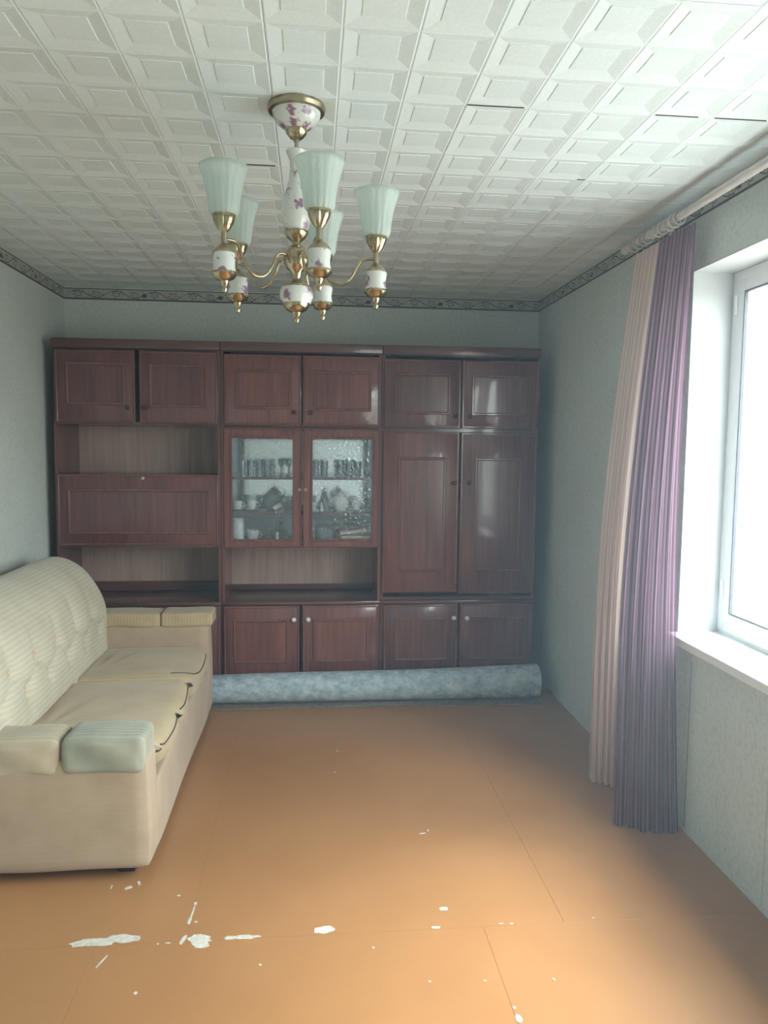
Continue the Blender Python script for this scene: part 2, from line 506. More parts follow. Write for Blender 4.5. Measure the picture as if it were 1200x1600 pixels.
def soft_box(lo, hi, r, n=14, fn=None, uvaxes=('y', 'x')):
    """rounded cushion box with UVs in metres; fn displaces each vertex"""
    lo, hi = Vector(lo), Vector(hi)
    c = (lo + hi) / 2; h = (hi - lo) / 2
    bm = BM()
    bmesh.ops.create_cube(bm, size=2.0)
    bmesh.ops.subdivide_edges(bm, edges=bm.edges, cuts=n, use_grid_fill=True)
    for v in bm.verts:
        p = v.co
        # denser sampling near the rims
        q = Vector([math.copysign(abs(t) ** 0.75, t) for t in p])
        w = Vector((q.x * h.x, q.y * h.y, q.z * h.z))
        rad = [min(r, h[i]) for i in range(3)]
        inner = Vector([max(-(h[i] - rad[i]), min(h[i] - rad[i], w[i])) for i in range(3)])
        d = w - inner
        if d.length > 1e-9:
            dn = Vector([d[i] / rad[i] for i in range(3)])
            m = max(abs(t) for t in dn)
            dn = dn.normalized() * m if m > 0 else dn
            w = inner + Vector([dn[i] * rad[i] for i in range(3)])
        v.co = c + w
    if fn:
        for v in bm.verts:
            v.co = fn(v.co.copy(), (v.co - c), h)
    uvl = bm.loops.layers.uv.new('UVMap')
    ax = {'x': 0, 'y': 1, 'z': 2}
    for f in bm.faces:
        for l in f.loops:
            l[uvl].uv = (l.vert.co[ax[uvaxes[0]]], l.vert.co[ax[uvaxes[1]]])
    bmesh.ops.recalc_face_normals(bm, faces=bm.faces)
    return bm

# ------------------------------------------------------------------ the room
XL, XR, YR, YB, H = -1.547, 1.4935, 5.0, -0.60, 2.5
WT = 0.245
WY0, WY1, WZ0, WZ1 = 0.35, 2.93, 0.755, 2.235       # window opening

obj('wall_left', B(XL - 0.12, XL, YB, YR, 0, H + .02), 'wall', kind='structure')
obj('wall_rear', B(XL - 0.12, XR + WT, YR, YR + 0.12, 0, H + .02), 'wall', kind='structure')
obj('wall_front', B(XL - 0.12, XR + WT, YB - 0.12, YB, 0, H + .02), 'wall', kind='structure')
bm = BM()
box(bm, XR, XR + WT, YB, WY0, 0, H + .02)
box(bm, XR, XR + WT, WY1, YR, 0, H + .02)
box(bm, XR, XR + WT, WY0, WY1, 0, WZ0)
box(bm, XR, XR + WT, WY0, WY1, WZ1, H + .02)
wall_right = obj('wall_right', bm, 'wall', kind='structure')
# wallpaper joints below the sill, and the plastered lining of the opening
for y in (2.80, 2.27):
    obj('wallpaper_seam', B(XR - 0.0008, XR + 0.001, y - 0.0012, y + 0.0012, 0.02, 0.70), 'gasket' if y > 2.5 else 'border_paper', wall_right)
obj('reveal_lining', B(XR + 0.0005, XR + WT, WY1 - 0.006, WY1, WZ0, WZ1), 'reveal', wall_right)
obj('reveal_lining', B(XR + 0.0005, XR + WT, WY0, WY0 + 0.006, WZ0, WZ1), 'reveal', wall_right)
obj('reveal_lining', B(XR + 0.0005, XR + WT, WY0 + 0.006, WY1 - 0.006, WZ1 - 0.006, WZ1), 'reveal', wall_right)

# floor: painted hardboard sheets with chipped paint along the joints
floor = obj('floor', B(XL - .12, XR + WT, YB - .12, YR + .12, -0.12, -0.0012), 'floor', kind='structure')
g = 0.0003
ySeam = 2.265
rows = [(ySeam, YR, -0.389), (-0.45, ySeam, 0.55), (YB, -0.45, 0.1)]
for (ya, yb, xs) in rows:
    x = xs
    while x > XL: x -= 1.207
    while x < XR:
        a, b = max(x, XL), min(x + 1.207, XR)
        if b - a > 0.01:
            obj('floor_sheet', B(a + g, b - g, ya + g, yb - g, -0.0012, 0.0, 0.0004), 'floor', floor)
        x += 1.207

def chip(cx, cy, w, h, seed, rot=0.0, jag=0.35, n=16):
    rnd = random.Random(seed)
    zt = 0.0007 + (seed - 100) * 0.00003
    bm = BM()
    top, bot = [], []
    for k in range(n):
        a = 2 * PI * k / n
        f = 1 - jag * rnd.random()
        px, py = w / 2 * f * math.copysign(abs(math.cos(a)) ** .7, math.cos(a)), h / 2 * f * math.sin(a)
        X = cx + px * math.cos(rot) - py * math.sin(rot); Y = cy + px * math.sin(rot) + py * math.cos(rot)
        top.append(bm.verts.new((X, Y, zt))); bot.append(bm.verts.new((X, Y, 0.0002)))
    cv = bm.verts.new((cx, cy, zt))
    for k in range(n): bm.faces.new((cv, top[k], top[(k + 1) % n]))
    for k in range(n): bm.faces.new((bot[k], bot[(k + 1) % n], top[(k + 1) % n], top[k]))
    bmesh.ops.recalc_face_normals(bm, faces=bm.faces)
    obj('paint_chip', bm, 'chip', floor)
for i, (cx, cy, w, h, r) in enumerate([
        (-0.665, 2.283, 0.16, 0.050, 0.02), (-0.585, 2.296, 0.10, 0.050, 0), (-0.545, 2.292, 0.035, 0.035, 0),
        (-0.345, 2.272, 0.085, 0.055, 0.0), (-0.333, 2.243, 0.060, 0.032, 0), (-0.395, 2.275, 0.016, 0.055, -.3),
        (-0.25, 2.272, 0.05, 0.022, 0), (-0.205, 2.272, 0.07, 0.026, 0), (-0.17, 2.272, 0.03, 0.012, 0),
        (0.040, 2.288, 0.080, 0.044, 0), (0.440, 2.367, 0.034, 0.022, 0), (0.398, 2.272, 0.032, 0.014, 0),
        (-0.44, 2.262, 0.02, 0.008, 0), (-0.47, 2.26, 0.008, 0.008, 0), (0.645, 2.272, 0.014, 0.008, 0), (0.61, 2.275, 0.02, 0.005, 0),
        (-0.388, 2.41, 0.007, 0.10, -0.05), (-0.391, 2.37, 0.012, 0.05, -0.05), (-0.386, 2.46, 0.011, 0.02, 0), (-0.37, 2.36, 0.012, 0.01, 0),
        (-0.62, 2.19, 0.006, 0.08, -.35), (0.557, 1.87, 0.02, 0.04, 0), (0.556, 1.91, 0.012, 0.012, 0),
        (-0.45, 2.51, 0.012, 0.01, 0), (-0.69, 2.58, 0.006, 0.03, 0), (-0.63, 2.57, 0.03, 0.02, .5), (-0.60, 2.595, 0.012, 0.03, .3),
        (-0.49, 2.05, 0.012, 0.014, 0), (-0.15, 2.14, 0.01, 0.008, 0), (0.19, 2.19, 0.008, 0.01, 0),
        (0.44, 2.86, 0.03, 0.008, .2), (0.465, 2.88, 0.008, 0.02, 0), (0.13, 3.7, 0.014, 0.01, 0), (0.11, 3.45, 0.012, 0.01, 0),
        (0.34, 2.03, 0.008, 0.008, 0), (0.50, 2.02, 0.012, 0.006, 0), (0.70, 2.01, 0.008, 0.012, 0.4), (0.92, 2.28, 0.012, 0.005, 0)]):
    chip(cx, cy, w, h, 100 + i, r)

# ceiling: foam tiles of 3 x 3 coffers
ceiling = obj('ceiling', B(XL - .12, XR + WT, YB - .12, YR + .12, H + 0.018, H + 0.14), 'ceil', kind='structure')
CELL = 0.18168; TILE = CELL * 3
def tile_mesh(nx0=0, nx1=3):
    bm = BM()
    lip, ins, dep, ch = 0.004, 0.040, 0.0062, 0.0
    for i in range(3):
        for j in range(3):
            x0, y0 = i * CELL, j * CELL
            def ring(d, z): return [bm.verts.new((x0 + d, y0 + d, z)), bm.verts.new((x0 + CELL - d, y0 + d, z)), bm.verts.new((x0 + CELL - d, y0 + CELL - d, z)), bm.verts.new((x0 + d, y0 + CELL - d, z))]
            R = [ring(0.0, 0.0015), ring(lip, 0), ring(ins, dep), ring(ins + .0015, dep - .002)]
            for a, b in zip(R, R[1:]):
                for k in range(4): bm.faces.new((a[k], b[k], b[(k + 1) % 4], a[(k + 1) % 4]))
            bm.faces.new(R[-1][::-1])
    bmesh.ops.remove_doubles(bm, verts=bm.verts, dist=1e-5)
    # rim up to the slab
    be = [e for e in bm.edges if e.is_boundary]
    r = bmesh.ops.extrude_edge_only(bm, edges=be)
    for v in [x for x in r['geom'] if isinstance(x, bmesh.types.BMVert)]: v.co.z = 0.017
    me = bpy.data.meshes.new('ceiling_tile'); bm.normal_update(); bm.to_mesh(me); bm.free()
    me.materials.append(M['tile'])
    return me
tm = tile_mesh()
tx0, ty0 = 0.4322, 2.2087
rt = random.Random(3)
for i in range(-4, 3):
    for j in range(-7, 7):
        x, y = tx0 + i * TILE, ty0 + j * TILE
        if x > XR - 0.02 or x + TILE < XL + 0.02 or y > YR - .02 or y + TILE < YB + .02: continue
        o = bpy.data.objects.new('ceiling_tile', tm)
        COL.objects.link(o); o.parent = ceiling
        o.location = (x, y, H)
        tilt = rt.uniform(-.0014, .0014)
        o.rotation_euler = (tilt, rt.uniform(-.0014, .0014), 0)
        o.scale = (0.9985, 0.9985, 1)
# dark hairline gaps where neighbouring tiles have lifted
for (xa, xb, yy) in ((0.435, 0.60, ty0), (0.99, 1.12, ty0), (1.17, 1.33, ty0), (-0.30, -0.13, ty0 + TILE), (0.95, 0.98, ty0 + TILE)):
    obj('tile_gap', B(xa, xb, yy - 0.0009, yy + 0.0009, H - 0.0015, H + 0.004), 'piping', ceiling)

# wallpaper border under the ceiling: a paper strip with edge lines and printed scrolls
BZ0, BZ1 = 2.428, 2.497
def scroll_strokes(L, h):
    """scroll print in (u, v), one motif every 0.235 m"""
    S = []
    P = 0.236
    k = 0
    u0 = 0.02
    while u0 < L - 0.05:
        fl = 1
        pts = [(u0 + P * t, h * (0.5 + 0.30 * math.sin(2 * PI * t))) for t in [q / 16 for q in range(17)]]
        S.append((pts, 0.0042))
        for (cx, cy, r0, d) in ((0.30, 0.50, 0.019, 1), (0.78, 0.50, 0.019, -1)):
            sp_ = []
            for q in range(20):
                a = q / 19 * 3.6 * PI / 1.4
                r = r0 * (1 - 0.8 * q / 19)
                sp_.append((u0 + cx * P + r * 1.25 * math.cos(PI / 2 * d + a * d), h * cy + r * math.sin(PI / 2 * d + a * d)))
            S.append((sp_, 0.0038))
            for lf in range(5):
                a = 0.5 + lf * 0.9
                bx, by = u0 + cx * P + 0.026 * math.cos(a * d), h * cy + 0.017 * math.sin(a * d)
                S.append(([(bx, by), (bx + 0.010 * math.cos(a * d + .6), by + 0.007 * math.sin(a * d + .6)), (bx + 0.018 * math.cos(a * d + 1.0), by + 0.009 * math.sin(a * d + 1.0))], 0.0055))
        if k % 2 == 1:   # a darker flower between the scrolls
            for lf in range(6):
                a = lf * PI / 3
                S.append(([(u0 + P, h * .45), (u0 + P + .018 * math.cos(a), h * .45 + .014 * math.sin(a))], 0.010))
        u0 += P; k += 1
    return [([(u, min(max(v, .010), h - .008)) for u, v in pts if -0.001 < u < L], w) for pts, w in S]
def ribbon(bm, pts, w, to3):
    if len(pts) < 2: return
    L, R = [], []
    n = len(pts)
    for i, (u, v) in enumerate(pts):
        a = pts[max(i - 1, 0)]; b = pts[min(i + 1, n - 1)]
        tx, ty = b[0] - a[0], b[1] - a[1]
        l = math.hypot(tx, ty) or 1
        ww = w * (0.35 + 0.65 * math.sin(PI * (i + .5) / n)) / 2
        L.append(bm.verts.new(to3(u - ty / l * ww, v + tx / l * ww))); R.append(bm.verts.new(to3(u + ty / l * ww, v - tx / l * ww)))
    for i in range(n - 1): bm.faces.new((L[i], L[i + 1], R[i + 1], R[i]))
def border(name, L, to3):
    """to3(u, v, d): along, up, out from the wall"""
    bm = BM()
    def slab(v0, v1, d0, d1):
        c = [bm.verts.new(to3(u, v, d)) for d in (d0, d1) for (u, v) in ((0, v0), (L, v0), (L, v1), (0, v1))]
        for f in ((0, 1, 2, 3), (4, 5, 6, 7), (0, 1, 5, 4), (1, 2, 6, 5), (2, 3, 7, 6), (3, 0, 4, 7)): bm.faces.new([c[i] for i in f])
        bmesh.ops.recalc_face_normals(bm, faces=bm.faces)
    h = BZ1 - BZ0
    slab(0, h, 0.0, 0.002)
    t = obj(name, bm, 'border_paper', kind='structure')
    bm = BM(); slab(0, 0.009, 0.002, 0.0026); obj('edge_line', bm, 'border_print', t, origin=(0, 0, 0))
    bm = BM(); slab(h - .005, h, 0.002, 0.0026); obj('edge_line', bm, 'border_print', t, origin=(0, 0, 0))
    bm = BM()
    for pts, w in scroll_strokes(L, h): ribbon(bm, pts, w, lambda u, v: to3(u, v, 0.0024))
    obj('scroll_print', bm, 'border_print', t, origin=(0, 0, 0), kind='stuff')
border('trim_1', XR - XL, lambda u, v, d: (XL + u, YR - d, BZ0 + v))
border('trim_2', YR - YB, lambda u, v, d: (XL + d, YR - u, BZ0 + v))
border('trim_3', YR - YB, lambda u, v, d: (XR - d, YR - u, BZ0 + v))

# ------------------------------------------------------------------ window and sill
win = thing('window_1', '', '', (1.69, 1.64, WZ0))
for k_ in ('label', 'category'): del win[k_]
win['kind'] = 'structure'
FX0, FX1 = 1.660, 1.715
def ring_x(x0, x1, y0, y1, z0, z1, w):
    bm = BM()
    box(bm, x0, x1, y0, y0 + w, z0, z1, .003); box(bm, x0, x1, y1 - w, y1, z0, z1, .003)
    box(bm, x0, x1, y0 + w, y1 - w, z0, z0 + w, .003); box(bm, x0, x1, y0 + w, y1 - w, z1 - w, z1, .003)
    return bm
fz0, fz1 = 0.800, WZ1 - 0.006
obj('window_frame', ring_x(FX0, FX1, WY0 + .006, WY1 - .006, fz0, fz1, 0.045), 'pvc', win)
obj('mullion', B(FX0, FX1, 1.61, 1.67, fz0 + .045, fz1 - .045, .003), 'pvc', win)
for (a, b) in ((WY0 + .048, 1.615), (1.665, WY1 - .048)):
    sash = obj('sash', ring_x(FX0 - 0.003, FX0 + .032, a, b, fz0 + .034, fz1 - .040, 0.046), 'pvc', win)
    a2, b2, c2, d2 = a + .046, b - .046, fz0 + .080, fz1 - .086
    bm = BM()
    for (p, q_, r_, s_) in ((a2, a2 + .005, c2, d2), (b2 - .005, b2, c2, d2), (a2, b2, c2, c2 + .005), (a2, b2, d2 - .005, d2)):
        box(bm, FX0 - 0.0035, FX0 + .010, p, q_, r_, s_)
    obj('gasket', bm, 'gasket', sash)
    obj('glass_pane', B(FX0 + .010, FX0 + .016, a2 + .003, b2 - .003, c2 + .003, d2 - .003), 'pane', sash)
for z in (0.93, 2.06):
    bm = BM(); lathe(bm, [(0.008, 0), (0.008, .075)], (FX0 - .006, WY1 - .042, z), 10)
    obj('hinge', bm, 'pvc', win, smooth='auto')
sill = obj('window_sill', B(XR - 0.042, FX0 + .02, WY0 + 0.0, WY1 - 0.002, WZ0 + .002, WZ0 + .032, .004, 2), 'sill', win)
obj('sill_nose', B(XR - 0.046, XR - 0.012, WY0 - 0.05, WY1 + 0.0, WZ0 - .004, WZ0 + .033, .006, 2), 'sill', win)
obj('frame_foot', B(FX0 + .004, FX1, WY0 + .006, WY1 - .006, WZ0 + .032, fz0), 'pvc', win)

# thin scattering volume, added to imitate bluish veiling glare in the lens
VEIL_DENSITY = 0.026
hm = bpy.data.materials.new('glare_veil'); hm.use_nodes = True
hn = hm.node_tree
for n_ in list(hn.nodes):
    if n_.type != 'OUTPUT_MATERIAL': hn.nodes.remove(n_)
vsn = hn.nodes.new('ShaderNodeVolumeScatter')
vsn.inputs['Color'].default_value = (0.60, 0.80, 1.0, 1)
vsn.inputs['Density'].default_value = VEIL_DENSITY
vsn.inputs['Anisotropy'].default_value = 0.35
hn.links.new(vsn.outputs[0], [n_ for n_ in hn.nodes if n_.type == 'OUTPUT_MATERIAL'][0].inputs['Volume'])
hz = obj('glare_volume', B(XL - .06, XR + WT - .002, YB - .06, YR + .06, -0.06, H + .06), hm, kind='stuff')
tag(hz, 'thin bluish volume added through the whole room to imitate lens glare', 'glare_volume')

# ------------------------------------------------------------------ wall unit
YF = 4.535           # door fronts
YC = 4.556           # carcass fronts
YK = 4.965           # backs
XA, XB2, XC, XD = -1.482, -0.536, 0.415, 1.378
PT = 0.018

def knob(door, x, z, mat, r=0.0145):
    bm = BM()
    lathe(bm, [(0.004, 0), (0.005, .010), (r * .8, .013), (r, .018), (r * .85, .023), (0.0, .026)], (x, YF - 0.001, z), 14, (0, -1, 0))
    return obj('knob', bm, mat, door, smooth=True)

def door(cab, x0, x1, z0, z1, inner, mat, kn=None, kmat='knob_dark', name='door', edge='wood_edge_lit'):
    d = obj(name, B(x0, x1, YF, YF + 0.019, z0, z1, 0.003, 2), mat, cab, smooth='auto')
    obj('edge_bead', frame_ring(BM(), x0 + .003, x1 - .003, z0 + .003, z1 - .003, 0.010, YF - 0.004, YF + .002), edge, d)
    if inner:
        a, b, c, e = inner
        obj('moulding', frame_ring(BM(), a, b, c, e, 0.017, YF - 0.008, YF + .002), edge, d)
        obj('raised_panel', B(a + .017, b - .017, YF - 0.002, YF + .001, c + .017, e - .017, .001), mat, d)
    if kn: knob(d, kn[0], kn[1], kmat)
    return d

def carcass(cab, x0, x1, z0, z1, mat='wood', back='wood_back', top=True, yk=YK):
    obj('side_panel', B(x0 + .0015, x0 + PT, YC, yk, z0, z1), mat, cab)
    obj('side_panel', B(x1 - PT, x1 - .0015, YC, yk, z0, z1), mat, cab)
    if top: obj('top_panel', B(x0 + PT, x1 - PT, YC, yk, z1 - PT, z1), 'wood_h', cab)
    obj('bottom_panel', B(x0 + PT, x1 - PT, YC, yk, z0, z0 + PT), 'wood_h', cab)
    if back: obj('back_panel', B(x0 + PT, x1 - PT, yk - .006, yk, z0 + PT, z1 - (PT if top else 0)), back, cab)

ZT0, ZT1, ZTOP = 1.640, 2.066, 2.128
names = ['left', 'middle', 'right']
# top cabinets
topdefs = [(XA, XB2, [(-1.466, -1.020, 1.650, 2.066, (-1.408, -1.076, 1.750, 1.995), (-1.060, 1.738)), (-0.996, -0.552, 1.650, 2.066, (-0.940, -0.606, 1.742, 1.990), (-0.966, 1.738))],
            'brown wall-unit top cupboard above the open shelf of the drop-flap cabinet'),
           (XB2, XC, [(-0.514, -0.066, 1.648, 2.058, (-0.450, -0.122, 1.740, 1.970), (-0.107, 1.724)), (-0.056, 0.402, 1.648, 2.058, (0.008, 0.350, 1.735, 1.970), (-0.014, 1.724))],
            'reddish brown wall-unit top cupboard directly above the glass doors'),
           (XC, XD, [(0.427, 0.890, 1.644, 2.050, (0.492, 0.826, 1.722, 1.968), (0.853, 1.714)), (0.897, 1.366, 1.644, 2.050, (0.955, 1.302, 1.720, 1.966), (0.944, 1.714))],
            'brown wall-unit top cupboard above the two tall solid doors')]
for (x0, x1, drs, lab) in topdefs:
    t = thing('top_cupboard', lab, 'cupboard', ((x0 + x1) / 2, 4.75, ZT0), 'top cupboards of the wall unit')
    carcass(t, x0, x1, ZT0 + .001, 2.09, back='wood_back')
    obj('cornice', B(x0 + .001, x1 - .001, YF - 0.012, YK, 2.076, ZTOP, .004, 2), 'wood_h', t, smooth='auto')
    for (a, b, c, e, inn, kn) in drs: door(t, a, b, c, e, inn, 'wood_red' if x0 == XB2 else 'wood', kn)

# left middle cabinet: open shelf, drop flap with a lock, open niche
t = thing('bureau_cabinet', 'brown cabinet with a wide drop-down flap between two open shelves', 'cabinet', ((XA + XB2) / 2, 4.75, 0.592))
for xx in ((XA + .0015, XA + PT), (XB2 - PT, XB2 - .0015)):
    obj('side_panel', B(xx[0], xx[1], YC - .012, YK, 0.592, ZT0), 'wood', t)
obj('back_panel', B(XA + PT, XB2 - PT, YK - .006, YK, 0.592, ZT0), 'wood_back', t)
obj('shelf', B(XA + PT, XB2 - PT, YC, YK - .006, 1.332, 1.350), 'wood_h', t)
obj('shelf', B(XA + PT, XB2 - PT, YC, YK - .006, 0.920, 0.938), 'wood_h', t)
obj('back_rail', B(XA + PT, XB2 - PT, YK - .030, YK - .006, 0.592, 0.650), 'wood_h', t)
f = door(t, -1.470, -0.552, 0.934, 1.352, (-1.414, -0.604, 1.002, 1.268), 'wood', name='flap')
bm = BM(); lathe(bm, [(0.010, 0), (0.010, .004), (0.006, .006), (0, .006)], (-0.985, YF - 0.002, 1.330), 14, (0, -1, 0))
obj('lock', bm, 'steel', f, smooth='auto')

# middle display cabinet with hammered-glass doors over an open niche
t = thing('display_cabinet', 'reddish brown cabinet with two hammered glass doors over an open niche', 'cabinet', ((XB2 + XC) / 2, 4.75, 0.592))
disp = t
for xx in ((XB2 + .0015, XB2 + PT), (XC - PT, XC - .0015)):
    obj('side_panel', B(xx[0], xx[1], YC - .012, YK, 0.592, ZT0), 'wood_red', t)
obj('back_panel', B(XB2 + PT, XC - PT, YK - .006, YK, 0.592, 0.915), 'wood_back', t)
obj('back_panel', B(XB2 + PT, XC - PT, YK - .006, YK, 0.915, ZT0), 'white_in', t, label='pale painted back behind the glass doors')
for xx in ((XB2 + PT, XB2 + PT + .003), (XC - PT - .003, XC - PT)):
    obj('side_lining', B(xx[0], xx[1], YC + .002, YK - .006, 0.945, 1.620), 'white_in', t)
obj('mirror_back', B(XB2 + PT + .004, XC - PT - .004, YK - .012, YK - .006, 1.150, 1.615), 'mirror', t)
obj('back_rail', B(XB2 + PT, XC - PT, YK - .030, YK - .006, 0.592, 0.625), 'wood_h', t)
obj('bottom_panel', B(XB2 + PT, XC - PT, YC, YK - .006, 0.925, 0.943), 'wood_red', t)
obj('top_panel', B(XB2 + PT, XC - PT, YC, YK - .006, 1.620, 1.638), 'wood_h', t)
SH1, SH2 = 1.340, 1.132
obj('shelf', B(XB2 + PT, XC - PT, YC + .03, YK - .013, SH1 - .016, SH1), 'wood_h', t)
obj('shelf', B(XB2 + PT, XC - PT, YC + .03, YK - .013, SH2 - .016, SH2), 'wood_h', t)
def glass_door(x0, x1, gx0, gx1, kx):
    z0, z1, gz0, gz1 = 0.918, 1.632, 0.966, 1.574
    bm = BM()
    box(bm, x0, gx0, YF, YF + .019, z0, z1, .002); box(bm, gx1, x1, YF, YF + .019, z0, z1, .002)
    box(bm, gx0, gx1, YF, YF + .019, z0, gz0, .002); box(bm, gx0, gx1, YF, YF + .019, gz1, z1, .002)
    d = obj('glazed_door', bm, 'wood_red', disp)
    obj('edge_bead', frame_ring(BM(), x0 + .003, x1 - .003, z0 + .003, z1 - .003, 0.009, YF - 0.003, YF + .002), 'wood_red', d)
    obj('glazing_bead', frame_ring(BM(), gx0 - .010, gx1 + .010, gz0 - .010, gz1 + .010, 0.014, YF - 0.005, YF + .012), 'wood_red', d)
    bm = BM()
    vs_ = [bm.verts.new(p) for p in ((gx0, YF + .012, gz0), (gx1, YF + .012, gz0), (gx1, YF + .012, gz1), (gx0, YF + .012, gz1))]
    bm.faces.new(vs_)
    r_ = bmesh.ops.solidify(bm, geom=bm.faces[:], thickness=0.004)
    obj('hammered_pane', bm, 'hammered', d)
    knob(d, kx, 1.268, 'knob_amber', 0.011)
glass_door(-0.522, -0.063, -0.474, -0.112, -0.076)
glass_door(-0.055, 0.405, -0.002, 0.361, -0.040)

# right tall cabinet
t = thing('wardrobe_cabinet', 'brown cabinet with two tall solid panelled doors beside the window wall', 'cabinet', ((XC + XD) / 2, 4.75, 0.592))
carcass(t, XC, XD, 0.593, ZT0 - .001)
door(t, 0.424, 0.886, 0.640, 1.622, (0.514, 0.808, 0.768, 1.468), 'wood_red', (0.856, 1.312))
door(t, 0.896, 1.368, 0.630, 1.620, (0.983, 1.276, 0.768, 1.466), 'wood', (0.946, 1.316))

# base cabinets under a worktop each
basedefs = [(XA, XB2, [(-1.470, -1.014, (-1.406, -1.078), None), (-1.004, -0.548, (-0.94, -0.612), None)], 'brown base cabinet in the corner, mostly hidden behind the sofa'),
            (XB2, XC, [(-0.528, -0.076, (-0.472, -0.138), (-0.108, .484)), (-0.058, 0.404, (0.006, 0.346), (-0.022, .484))], 'brown base cabinet with white knobs under the glass-doored cabinet'),
            (XC, XD, [(0.434, 0.896, (0.504, 0.826), (0.868, .484)), (0.908, 1.366, (0.972, 1.324), (0.950, .482))], 'brown base cabinet with white knobs under the tall solid doors')]
for (x0, x1, drs, lab) in basedefs:
    t = thing('base_cabinet', lab, 'cabinet', ((x0 + x1) / 2, 4.75, 0), 'base cabinets of the wall unit')
    carcass(t, x0, x1, 0.085, 0.567, top=False, back='wood_back')
    obj('worktop', B(x0 + .0008, x1 - .0008, YF - 0.004, YK, 0.571, 0.591, .003, 2), 'wood_h', t, smooth='auto')
    obj('plinth', B(x0 + .01, x1 - .01, YC + .03, YC + .05, 0.0, 0.085), 'wood', t)
    obj('side_panel', B(x0 + .0015, x0 + PT, YC + .02, YK, 0, 0.085), 'wood', t)
    obj('side_panel', B(x1 - PT, x1 - .0015, YC + .02, YK, 0, 0.085), 'wood', t)
    for (a, b, (ia, ib), kn) in drs:
        door(t, a, b, 0.128, 0.566, (ia, ib, 0.215, 0.484), 'wood_red' if x0 == XB2 else 'wood', kn, 'knob_white')

# ------------------------------------------------------------------ crockery behind the glass
def tumbler_bm(r0, r1, h):
    return lathe(BM(), [(0, 0), (r0, 0), (r1, h), (r1 - .002, h), (r0 - .002, .008), (0, .008)], (0, 0, 0), 16)
def put(name, bm, mat, loc, label, cat, group=None, smooth='auto'):
    bmesh.ops.translate(bm, verts=bm.verts, vec=Vector(loc))
    o = obj(name, bm, mat, origin=loc, smooth=smooth)
    return tag(o, label, cat, group)
tpos = [(-0.425, 4.66, 'clear tumbler on the top shelf, leftmost behind the left glass door'), (-0.372, 4.66, 'clear tumbler on the top shelf, second from the left side wall'),
        (-0.322, 4.66, 'clear tumbler on the top shelf, third from the left side wall'), (-0.272, 4.66, 'clear tumbler on the top shelf, fourth from the left side wall'),
        (0.020, 4.66, 'clear tumbler on the top shelf, leftmost behind the right glass door'), (0.074, 4.66, 'clear tumbler on the top shelf, second behind the right glass door'),
        (0.172, 4.66, 'clear tumbler on the top shelf, just right of the gap in the row'), (0.226, 4.66, 'clear tumbler on the top shelf, second right of the gap in the row'), (0.280, 4.66, 'clear tumbler on the top shelf, rightmost of the row')]
me0 = None
for i, (x, y, lab) in enumerate(tpos):
    if me0 is None:
        o = put('tumbler', tumbler_bm(.019, .024, .095), 'tumbler', (x, y, SH1), lab, 'glass', 'tumblers on the top shelf')
        me0 = o
    else:
        o = me0.copy(); COL.objects.link(o); o.location = (x, y, SH1); o['label'] = lab
# two small dark goblets standing further back
for x, lab in ((-0.195, 'small dark goblet on the top shelf behind the left glass door, left of two'), (-0.150, 'small dark goblet on the top shelf behind the left glass door, right of two')):
    put('goblet', lathe(BM(), [(0, 0), (.018, 0), (.018, .003), (.004, .008), (.004, .05), (.016, .066), (.021, .105), (.019, .105), (.013, .07), (0, .06)], (0, 0, 0), 16), 'porcelain_grey', (x, 4.80, SH1), lab, 'goblet', 'dark goblets on the top shelf')

def cup(x, y, z, r, h, lab, side=1, saucer=True, mat='porcelain', cat='cup', name='teacup', group=None):
    t = thing(name, lab, cat, (x, y, z), group)
    zb = z
    if saucer:
        obj('saucer', lathe(BM(), [(0, 0), (r * .8, 0), (r * 1.45, .010), (r * 1.47, .012), (r * .8, .004), (0, .004)], (x, y, z), 20), mat, t, smooth='auto')
        zb = z + .0045
    obj('bowl', lathe(BM(), [(0, 0), (r * .5, 0), (r * .52, .004), (r * .8, h * .35), (r, h), (r - .002, h), (r * .76, h * .36), (0, .007)], (x, y, zb), 20), mat, t, smooth='auto')
    pts = [(x + side * (r * .86 + .020 * math.sin(a)), y, zb + h * .58 - h * .28 * math.cos(a)) for a in [PI * q / 8 for q in range(9)]]
    obj('handle', tube(BM(), pts, .0028, 6), mat, t, smooth=True)
    return t
cup(-0.452, 4.66, SH2, .030, .052, 'white teacup on the middle shelf, nearest the left side wall')
cup(-0.366, 4.66, SH2, .031, .054, 'white teacup with its handle to the right, second on the middle shelf')
cup(0.006, 4.66, SH2, .026, .050, 'white teacup on the middle shelf at the left edge of the right glass door', saucer=False, side=-1)
cup(0.272, 4.66, SH2, .032, .046, 'white teacup on the middle shelf, right of the lidded sugar bowl')
cup(-0.360, 4.66, 0.943, .036, .068, 'pale mug on the lowest shelf beside the tall white jar', saucer=False, mat='porcelain', cat='mug', name='mug')

